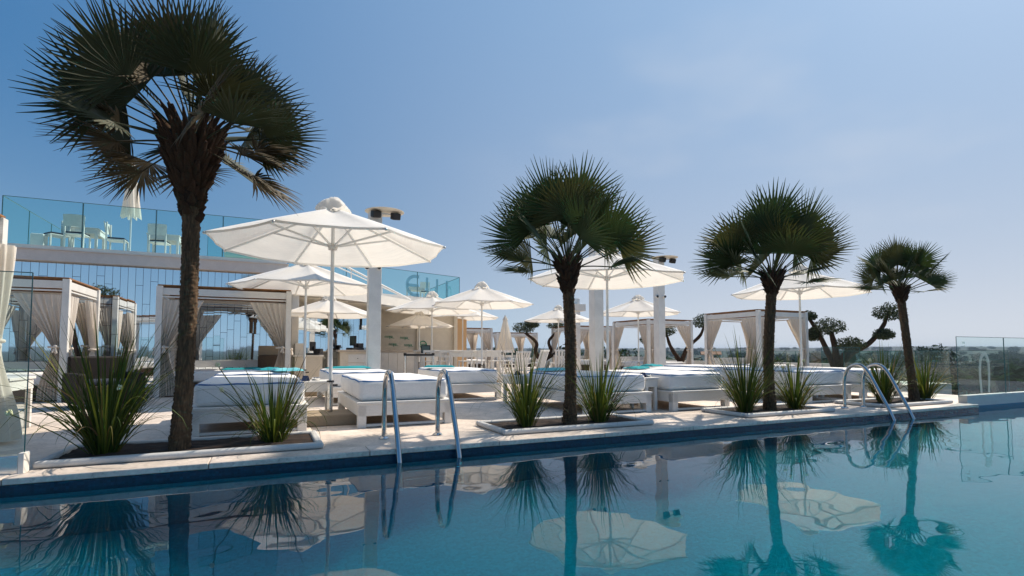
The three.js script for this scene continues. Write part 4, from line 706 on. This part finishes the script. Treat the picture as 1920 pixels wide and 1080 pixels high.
function slatChair(label, pos, turn, s = 1) {
  const t = thing('slat_chair', label, 'chair', pos, turn, 'white slat-backed lounge chairs'); t.scale.setScalar(s);
  part(t, 'seat', rbx(-0.28, 0.28, 0.36, 0.40, -0.25, 0.28), M.white);
  for (let k = 0; k < 6; k++) part(t, 'back_slat', bar([-0.25 + k * 0.1, 0.38, -0.24], [-0.27 + k * 0.108, 1.0, -0.44], 0.07, 0.02), M.white);
  part(t, 'top_rail', bar([-0.31, 1.0, -0.44], [0.31, 1.0, -0.44], 0.04, 0.06), M.white);
  for (const [p, q] of [[-1, -0.22], [1, -0.22], [-1, 0.25], [1, 0.25]]) part(t, 'leg', rbx(p * 0.26 - 0.03, p * 0.26 + 0.03, 0, 0.36, q - 0.03, q + 0.03), M.white);
  for (const p of [-1, 1]) part(t, 'armrest', [rbx(p * 0.31 - 0.04, p * 0.31 + 0.04, 0.56, 0.59, -0.3, 0.3), bx(p * 0.31 - 0.02, p * 0.31 + 0.02, 0.3, 0.559, 0.2, 0.25)], M.white);
}
slatChair('white slat-backed chair right of the folded parasol, turned away', [8.75, 0, -17.2], Math.PI + 0.6, 1.05);
slatChair('white slat-backed chair beside the second palm trunk, turned away', [9.55, 0, -16.6], Math.PI - 0.3, 1.05);
slatChair('white slat-backed chair left of the folded parasol', [7.95, 0, -17.0], Math.PI + 0.2, 1.0);
// roof terrace furniture
function terraceChair(label, pos, turn) {
  const t = thing('terrace_chair', label, 'chair', pos, turn, 'white chairs on the roof terrace');
  part(t, 'seat', rbx(-0.22, 0.22, 0.42, 0.45, -0.22, 0.22), M.white); part(t, 'cushion', rbx(-0.2, 0.2, 0.451, 0.5, -0.2, 0.2, 0.02), M.cushion);
  part(t, 'backrest', gridGeo(10, 4, (u, v) => [lerp(-0.23, 0.23, u), 0.62 + 0.3 * v, -0.2 - 0.07 * Math.sin(Math.PI * u) - 0.04 * v]), M.white);
  for (const [p, q] of [[-1, -1], [1, -1], [-1, 1], [1, 1]]) part(t, 'leg', rbx(p * 0.2 - 0.02, p * 0.2 + 0.02, 0, q < 0 ? 0.9 : 0.42, q * 0.2 - 0.02, q * 0.2 + 0.02), M.white);
}
terraceChair('white terrace chair nearest the balustrade corner', [-5.12, FLOOR, -17.3], -0.9);
terraceChair('white terrace chair in front of the first roof table, back turned', [-4.6, FLOOR, -17.0], Math.PI - 0.1);
terraceChair('white terrace chair seen edge-on beside the folded roof parasol', [-3.84, FLOOR, -17.4], Math.PI / 2);
terraceChair('white terrace chair at the second roof table', [-2.85, FLOOR, -17.3], Math.PI - 0.15);
terraceChair('white terrace chair behind the lettered balustrade', [6.9, 3.5, -25.4], Math.PI - 0.3);
function roofTable(label, pos) { const t = sideTable(label, pos, 0.8, 0.8, 0.74); t.userData.group = 'white tables on the roof terrace'; t.userData.category = 'table'; }
roofTable('square white table on the roof terrace near the balustrade corner', [-4.65, FLOOR, -17.75]);
roofTable('square white table on the roof terrace behind the tall palm trunk', [-2.8, FLOOR, -17.85]);
roofTable('square white table behind the lettered balustrade', [6.6, 3.5, -26.1]);
one('block_stool', 'plain white block stool near the terrace balustrade corner', 'stool', rbx(-5.56, -5.28, FLOOR, FLOOR + 0.42, -17.3, -17.0, 0.03), M.white);
glassRun('glass_divider', 'greenish glass divider on the roof terrace beside the bar', [[-1.7, -17.3], [0.2, -17.3]], FLOOR + 0.02, FLOOR + 0.85, M.glassTeal, 'glass screen', 2, 0.016);
one('roof_lounger', 'low white lounger behind the glass divider on the roof terrace', 'lounger', [rbx(-1.3, -0.2, FLOOR + 0.25, FLOOR + 0.42, -18.2, -17.6, 0.04), bx(-1.25, -1.15, FLOOR, FLOOR + 0.25, -18.1, -17.7), bx(-0.35, -0.25, FLOOR, FLOOR + 0.25, -18.1, -17.7)], M.white);

// ---------------------------------------------------------------- olive trees
olive('big cloud-pruned olive tree beyond the open white cabana', [17.75, 0, -11.95],
  [[[[0, 0.45, 0], [-0.25, 1.1, 0], [-0.5, 1.75, 0.05], [-0.85, 2.45, 0]], 0.13, 0.06], [[[0.05, 0.45, 0.02], [0.0, 1.2, 0.1], [-0.12, 1.9, 0.1]], 0.14, 0.08], [[[0.1, 0.45, 0], [0.5, 1.05, -0.1], [1.1, 1.45, -0.2], [1.55, 2.1, -0.3], [1.7, 2.5, -0.3]], 0.14, 0.05], [[[0.1, 0.5, 0], [0.25, 1.0, 0.15], [0.42, 1.2, 0.2]], 0.10, 0.06]],
  [[-0.2, 2.05, 0.1, 0.55, 0.34], [-0.72, 1.75, 0, 0.3, 0.26], [0.48, 1.38, 0.2, 0.46, 0.28], [1.55, 1.75, -0.25, 0.32, 0.22], [1.75, 2.55, -0.3, 0.5, 0.34], [-0.9, 2.5, 0, 0.3, 0.2]], 3, -0.99).scale.setScalar(0.9);
olive('cloud-pruned olive behind the cabana next to the square pillar', [18.4, 0, -20.2], [[[[0, 0.45, 0], [0.3, 1.2, 0], [0.9, 1.8, 0], [1.1, 2.3, 0]], 0.12, 0.05], [[[0, 0.45, 0], [-0.5, 1.3, 0], [-0.7, 2.0, 0]], 0.12, 0.05]], [[-0.75, 2.05, 0, 0.5, 0.36], [1.1, 2.45, 0, 0.55, 0.35], [-1.5, 1.6, 0.2, 0.42, 0.3]], 5, -0.73);
olive('twisted olive between the distant cabana and the second palm', [14.1, 0, -26.6], [[[[0, 0.45, 0], [-0.4, 1.0, 0], [-0.35, 1.5, 0], [-1.0, 2.1, 0]], 0.15, 0.07], [[[0, 0.45, 0], [0.45, 1.05, 0], [0.35, 1.6, 0], [0.85, 2.2, 0]], 0.13, 0.06], [[[0, 0.45, 0], [0.7, 0.95, 0], [0.95, 1.3, 0]], 0.1, 0.05]], [[-1.1, 2.35, 0, 0.6, 0.34], [0.9, 2.5, 0, 0.62, 0.3], [-0.6, 2.55, 0.1, 0.4, 0.25]], 8, -0.5);
olive('potted olive tree seen only as a reflection in the mirror strips', [-5.9, 0, -9.9], [[[[0, 0.45, 0], [0.2, 1.3, 0], [0.5, 2.1, 0]], 0.12, 0.05], [[[0, 0.45, 0], [-0.3, 1.5, 0], [-0.4, 2.3, 0]], 0.12, 0.05]], [[0.5, 2.9, 0, 0.55, 0.4], [-0.4, 2.75, 0, 0.4, 0.36]], 11, 0.3);

// ---------------------------------------------------------------- countryside: woods, single trees, a house
{
  const crown = mergeGeometries([leafCloud(420, 1, 0.8, 1, 0.16, [[0.035, 0.055, 0.022], [0.05, 0.07, 0.028], [0.025, 0.042, 0.02]], 91)]);
  const pts = []; seed = 4242;
  for (let i = 0; i < 60000 && pts.length < 4200; i++) {
    const near = i % 2, a = near ? rr(-0.15, 0.99) : rr(-0.35, 1.75), d = near ? 70 * Math.pow(5, rnd()) : 75 * Math.pow(30, Math.pow(rnd(), 0.75)), x = Math.sin(a) * d, z = -Math.cos(a) * d;
    const dens = fbm(x * 0.006 + 7, z * 0.006, 2.5, 3) + (d < 420 ? 0.24 : 0.02) - (a > 0.98 && d < 500 ? 0.14 : 0); if (dens < 0.04) continue;
    const y = land(x, z), s = rr(2.8, 6.4) * (d > 500 ? 1.4 : 1), topMax = 1 + (d < 400 ? 0.0115 : 0.0085) * d - y; pts.push([x, y, z, Math.min(s, topMax / 1.45)]);
  }
  const im = new THREE.InstancedMesh(crown, M.wood, pts.length), m4 = new THREE.Matrix4(), q4 = new THREE.Quaternion();
  pts.forEach(([x, y, z, s], i) => { q4.setFromAxisAngle(V(0, 1, 0), i * 2.4); m4.compose(V(x, y + s * 0.7, z), q4, V(s * 1.15, s * 0.85, s * 1.15)); im.setMatrixAt(i, m4); });
  im.name = 'woodland'; im.userData = { kind: 'stuff', label: 'dark green woodland covering the land beyond the glass fence', category: 'woodland' }; im.castShadow = true; scene.add(im);
  const geo = leafCloud(1500, 1, 0.85, 1, 0.085, [[0.035, 0.055, 0.022], [0.055, 0.075, 0.03], [0.028, 0.045, 0.02]], 55);
  const tr = [[30.5, 62, 5.2, 'rounded dark tree on the land right of the middle cabana'], [24.0, 70, 5.4, 'rounded dark tree showing behind the twisted olive'], [15.5, 66, 4.6, 'dark tree showing through the cabana behind the bar tables'], [35.5, 75, 5.6, 'tall dark tree showing between the square pillar and the open curtain'], [63.0, 180, 7.5, 'lone tree on the pale fields beyond the smallest palm']];
  for (const [a, d, s, w] of tr) { const x = Math.sin(rad(a)) * d, z = -Math.cos(rad(a)) * d, y = land(x, z), top = 1 + d * 0.012; const h = top - y, t = thing('tree', w, 'tree', [x, y, z], a, 'single trees beyond the fence'); part(t, 'trunk', rod([0, -0.3, 0], [0, h * 0.5, 0], 0.28, 0.16), M.oliveBark); const c = part(t, 'crown', geo, M.wood); c.position.y = h - s * 0.72; c.scale.set(s * 0.8, s * 0.72 / 0.85, s * 0.8); }
  const hx = Math.sin(rad(45.2)) * 170, hz = -Math.cos(rad(45.2)) * 170, hy = land(hx, hz), h = thing('house', 'small pale house with low red roof among the far trees', 'house', [hx, hy, hz], -0.7); const H = 0.7 - hy;
  part(h, 'wall', bx(-2.6, 2.6, -1, H - 0.4, -1.6, 1.6), M.cream); part(h, 'roof', [bar([0, H - 0.5, -1.9], [0, H + 0.4, 0], 5.8, 0.15), bar([0, H - 0.5, 1.9], [0, H + 0.4, 0], 5.8, 0.15)], M.redroof); part(h, 'window', bx(-1.6, -0.8, H - 1.7, H - 0.8, 1.6, 1.63), M.black); part(h, 'window', bx(0.8, 1.6, H - 1.7, H - 0.8, 1.6, 1.63), M.black);
}
scene.fog = new THREE.FogExp2(new THREE.Color(0.62, 0.76, 0.95), 0.0002);
renderer.render(scene, camera);
